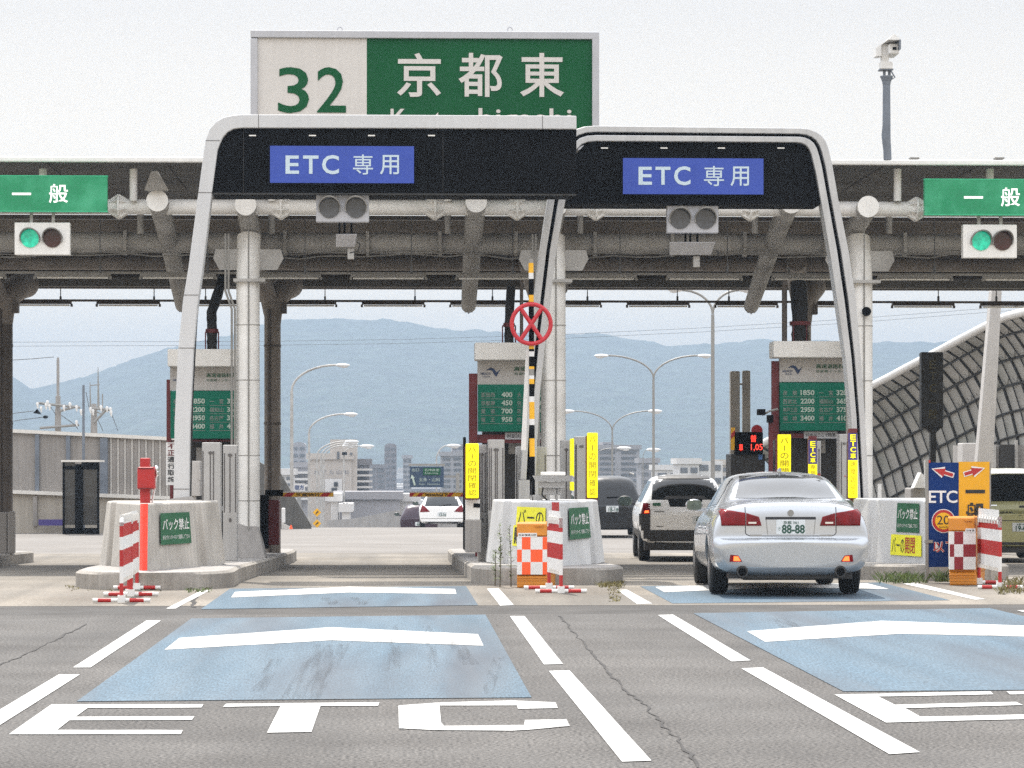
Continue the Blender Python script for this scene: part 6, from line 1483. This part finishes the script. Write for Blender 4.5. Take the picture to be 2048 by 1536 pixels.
for i, (u, v, lb) in enumerate(((634, 1025, 'upper of the two small yellow diamond warning signs down the road'), (634, 1047, 'lower of the two small yellow diamond warning signs down the road'))):
    Yq = 120; c = W(u, v, Yq); r = 8.5 * Yq / F
    t = thing('diamond_sign', lb, 'warning sign', (c.x, Yq, GZ(Yq)), 'small yellow diamond signs down the road')
    mb = MB(); mb.prism([c + Vector((-r, 0, 0)), c + Vector((0, 0, -r)), c + Vector((r, 0, 0)), c + Vector((0, 0, r))], (0, .03, 0)); f = build(mb, 'face', M['yellow'], t)
    mb = MB(); mb.sweep([c + Vector((-r * .3, -.01, -r * .35)), c + Vector((-r * .1, -.01, 0)), c + Vector((r * .25, -.01, r * .1)), c + Vector((r * .15, -.01, r * .4))], .02, 6); build(mb, 'symbol', M['ink'], f)
    mb = MB(); mb.sweep([(c.x, Yq + .05, GZ(Yq)), (c.x, Yq + .05, c.z)], .03, 8); build(mb, 'post', M['pole'], t)
t = thing('retaining_wall', 'pale curved retaining wall of the motorway bending away downhill', 'wall', W(800, 1060, 235))
mb = MB(); P = [(655, 1062, 1040, 215), (700, 1060, 1038, 222), (745, 1058, 1030, 230), (785, 1056, 1022, 236), (830, 1056, 1014, 240), (880, 1058, 1010, 240), (940, 1060, 1008, 240)]
for (u, vb, vt, Yq) in P: mb.v += [W(u, vb + 14, Yq), W(u, vt, Yq), W(u, vt, Yq + .4), W(u, vb + 14, Yq + .4)]
for i in range(len(P) - 1):
    for j in range(4): mb.f.append((4 * i + j, 4 * i + (j + 1) % 4, 4 * i + 4 + (j + 1) % 4, 4 * i + 4 + j)); mb.m.append(0)
build(mb, 'face', M['concrete'], t)
# ------------------------------------------------------------------ city blocks through the haze
def bldg(label, boxes, D, m, rows=0, win=None, arch=None, balcony=None, extra=None):
    u = (boxes[0][0] + boxes[0][1]) / 2
    t = thing('city_building', label, 'building', (XU(u, D), D, GZ(D)), 'city buildings beyond the plaza')
    for i, (u0, u1, vt) in enumerate(boxes):
        mb = MB(); a, b = XU(u0, D), XU(u1, D); dp = max(8, (b - a) * .8)
        zt3 = ZV(vt, D); zb = GZ(D)
        mb.box(a, b, D + i * .4, D + dp, zb, zt3)
        if arch and i == 0:
            n = 10; c = (a + b) / 2; r = (b - a) / 2; mb.prism([(c + r * math.cos(math.pi * k / n), D + .05, zt3 - .02 + r * .45 * math.sin(math.pi * k / n)) for k in range(n + 1)][::-1], (0, dp - .1, 0))
        w = build(mb, 'wall', m, t)
        if i == 0 or balcony:
            mb = MB(); mb.box(a - .3, b + .3, D - .3 + i * .4, D + dp, zt3 + (.01 if not arch else -900), zt3 + (.7 if not arch else -899.5))
            if not arch: build(mb, 'parapet', m, w)
        if rows:
            nr = rows; mb = MB(); hh = (zt3 - ZV(1000, D)) / nr
            for r_ in range(nr):
                z0 = zt3 - hh * (r_ + .75); nwin = max(2, int((b - a) / 5.5))
                for q in range(nwin):
                    x0 = a + (b - a) * (q + .15) / nwin; x1 = a + (b - a) * (q + .85) / nwin; mb.box(x0, x1, D - .12 + i * .4, D + .1 + i * .4, z0, z0 + hh * .45)
            build(mb, 'window', M['window'], w)
        if balcony:
            mb = MB(); hh = (zt3 - ZV(1000, D)) / balcony
            for r_ in range(balcony): mb.box(a - .4, b + .4, D - 1.4 + i * .4, D + i * .4, zt3 - hh * (r_ + .95), zt3 - hh * (r_ + .6))
            build(mb, 'balcony', M['bld_white'], w)
    return t
bh = bldg('cream hotel block with a roof tower and a white painted panel, left lane view', [(618, 703, 919), (660, 713, 879)], 340, M['bld_cream'], 0)
D = 339.6
mb = MB(); mb.rect(650, 958, 684, 1002, D, .2); pn = build(mb, 'white_panel', M['bld_white'], bh)
mb = MB(); mb.rect(668, 964, 676, 973, D - .2, .1); mb.rect(663, 976, 674, 982, D - .2, .1); mb.rect(670, 984, 673, 992, D - .2, .1); build(mb, 'painted_figure', M['ink'], pn)
mb = MB(); mb.rect(674, 903, 679, 918, D, .3); mb.rect(700, 905, 705, 910, D, .3); build(mb, 'window', M['window'], bh)
mb = MB()
for i, ch in enumerate('ホテル山科'): text_rect(mb, ch, 628 + 15 * i, 940, 638 + 15 * i, 949, D, .02)
build(mb, 'roof_lettering', M['bld_dark'], bh, fix=False)
bldg('balconied flats joined to the right of the cream hotel', [(702, 738, 930)], 346, M['bld_dark'], 0, balcony=6)
bldg('grey flats with white balconies left of the cream hotel', [(584, 616, 935)], 390, M['bld_grey'], 0, balcony=5)
bldg('hazy round topped tower left of the cream hotel', [(584, 611, 890)], 620, M['bld_grey'], 8, arch=True)
bldg('tall hazy round topped tower right of the cream hotel', [(769, 793, 892)], 600, M['bld_dark'], 9, arch=True)
bldg('long hazy slab block left of the tall round topped tower', [(733, 771, 936)], 560, M['bld_dark'], 6)
bldg('narrow hazy tower between the round topped tower and the blue board', [(806, 823, 917)], 640, M['bld_grey'], 8)
bldg('hazy apartment tower behind the small curved lamp, left of the yellow sign', [(882, 926, 912), (904, 927, 888)], 480, M['bld_grey'], 8)
bldg('pale low block left of the rear column', [(556, 585, 950)], 330, M['bld_white'], 4)
mb = MB(); mb.rect(587, 967, 610, 983, 300, .2); sgn = solo('white_billboard', mb, M['bld_white'], 'white billboard with blue characters beside the tallest curved lamp', 'billboard')
mb = MB(); text_rect(mb, '宿方', 589, 970, 608, 980, 299.9, .02); build(mb, 'lettering', M['navy'], sgn, fix=False)
for o_ in [sgn]:
    mb = MB(); mb.box(XU(598, 300) - .2, XU(598, 300) + .2, 300.25, 300.5, GZ(300), ZV(982, 300)); build(mb, 'post', M['pole'], sgn)
bldg('long low grey station building across the far road', [(672, 800, 999)], 262, M['bld_grey'], 2)
bldg('low white roofed shop right of the long station building', [(782, 835, 1003)], 270, M['bld_white'], 2)
bldg('small white house with a red mark below the long station building', [(684, 698, 1024)], 250, M['bld_white'], 1)
bldg('white narrow house beside the last curved lamps', [(662, 676, 1003)], 255, M['bld_white'], 3)
bldg('broad hazy grey office block right of the middle column', [(1193, 1279, 899), (1206, 1228, 884)], 450, M['bld_grey'], 9)
bldg('lower hazy block behind the white car roof left side', [(1282, 1316, 926)], 420, M['bld_grey'], 5)
bldg('pale stepped rooftops above the white car', [(1358, 1398, 928), (1396, 1446, 922)], 360, M['bld_white'], 3)
bldg('white low rooftop left of the white car', [(1312, 1362, 940)], 400, M['bld_white'], 3)
bldg('hazy block just left of the white car pillar', [(1150, 1196, 948)], 520, M['bld_cream'], 4)
bldg('cream block between the white car and the pair of brown pipes', [(1444, 1470, 930)], 380, M['bld_cream'], 4)
mb = MB(); r2 = random.Random(5)
for k in range(420):
    D = r2.uniform(520, 1750); x = r2.uniform(-.22, .22) * D; w = r2.uniform(8, 30); h = r2.uniform(3, 8 + (D - 520) / 1230 * 9)
    mb.box(x, x + w, D, D + r2.uniform(8, 20), -15.5, -15 + h, r2.randrange(4))
o = build(mb, 'distant_city', [M['bld_cream'], M['bld_grey'], M['bld_white'], M['bld_dark']]); o['kind'] = 'stuff'; o['label'] = 'low hazy mass of far city buildings at the foot of the hills'
# ------------------------------------------------------------------ hills
RIDGE = [(-900, 800), (-500, 770), (-200, 720), (-60, 738), (0, 748), (22, 752), (45, 764), (62, 778), (90, 773), (130, 761), (170, 752), (200, 745), (240, 728), (270, 716), (310, 704), (340, 695), (400, 682), (470, 668), (520, 650), (560, 641), (640, 637), (780, 640), (815, 645), (860, 654), (900, 660), (960, 661), (1010, 666), (1100, 666), (1200, 669), (1280, 681), (1330, 691), (1400, 689), (1470, 684), (1500, 679), (1540, 678), (1580, 684), (1640, 679), (1700, 686), (1790, 683), (1830, 685), (1880, 684), (1960, 670), (2048, 655), (2300, 640), (2700, 680), (3200, 760)]
import mathutils.noise as mn
def ridge(u):
    for (a, b), (c_, d) in zip(RIDGE, RIDGE[1:]):
        if u <= c_:
            s = (u - a) / (c_ - a); return b + (d - b) * s
    return RIDGE[-1][1]
mb = MB(); NU, NT = 700, 46; us = [-900 + 4100 * i / NU for i in range(NU + 1)]
D0, D1 = 1750.0, 2650.0
for u in us:
    for j in range(NT + 1):
        s = j / NT
        Yd_ = D0 + (D1 - D0) * s
        p = W(u, HZ, Yd_); zr_ = W(u, ridge(u), D1).z
        f = (s ** .85) if s < 1 else 1
        z = -16 + (zr_ + 16) * (f * (1.0 - .0 * s)) 
        amp = min(1, s * 3)
        q = Vector((p.x * .006, p.y * .006, 0)); z += mn.fractal(q, 1.0, 2.0, 4) * 5 * amp * (1 - s * .85)
        q = Vector((p.x * .085, p.y * .05, 3)); z += mn.noise(q) * 1.7 * amp + mn.noise(q * 2.3) * 1.0 * amp
        mb.v.append(Vector((p.x, p.y, z)))
n = NT + 1
for i in range(NU):
    for j in range(NT): mb.f.append((i * n + j, (i + 1) * n + j, (i + 1) * n + j + 1, i * n + j + 1)); mb.m.append(0)
for i in range(NU + 1):      # back slope
    p = mb.v[i * n + NT]; mb.v.append(Vector((p.x * 1.2, p.y + 600, -16)))
b0 = (NU + 1) * n
for i in range(NU): mb.f.append((i * n + NT, (i + 1) * n + NT, b0 + i + 1, b0 + i)); mb.m.append(0)
o = build(mb, 'hills', M['forest'], smooth=False, fix=False); o['kind'] = 'structure'
# ------------------------------------------------------------------ haze
mb = MB(); mb.box(-2450, 2450, -13, 3420, -17.5, 150)
hz = bpy.data.materials.new('haze'); hz.use_nodes = True; hn = hz.node_tree.nodes; hn.clear()
ou = hn.new('ShaderNodeOutputMaterial'); pv = hn.new('ShaderNodeVolumePrincipled')
pv.inputs['Color'].default_value = (.37, .475, .61, 1); pv.inputs['Density'].default_value = .00052; pv.inputs['Anisotropy'].default_value = .25
hz.node_tree.links.new(pv.outputs[0], ou.inputs['Volume'])
o = build(mb, 'haze', hz); o['kind'] = 'stuff'
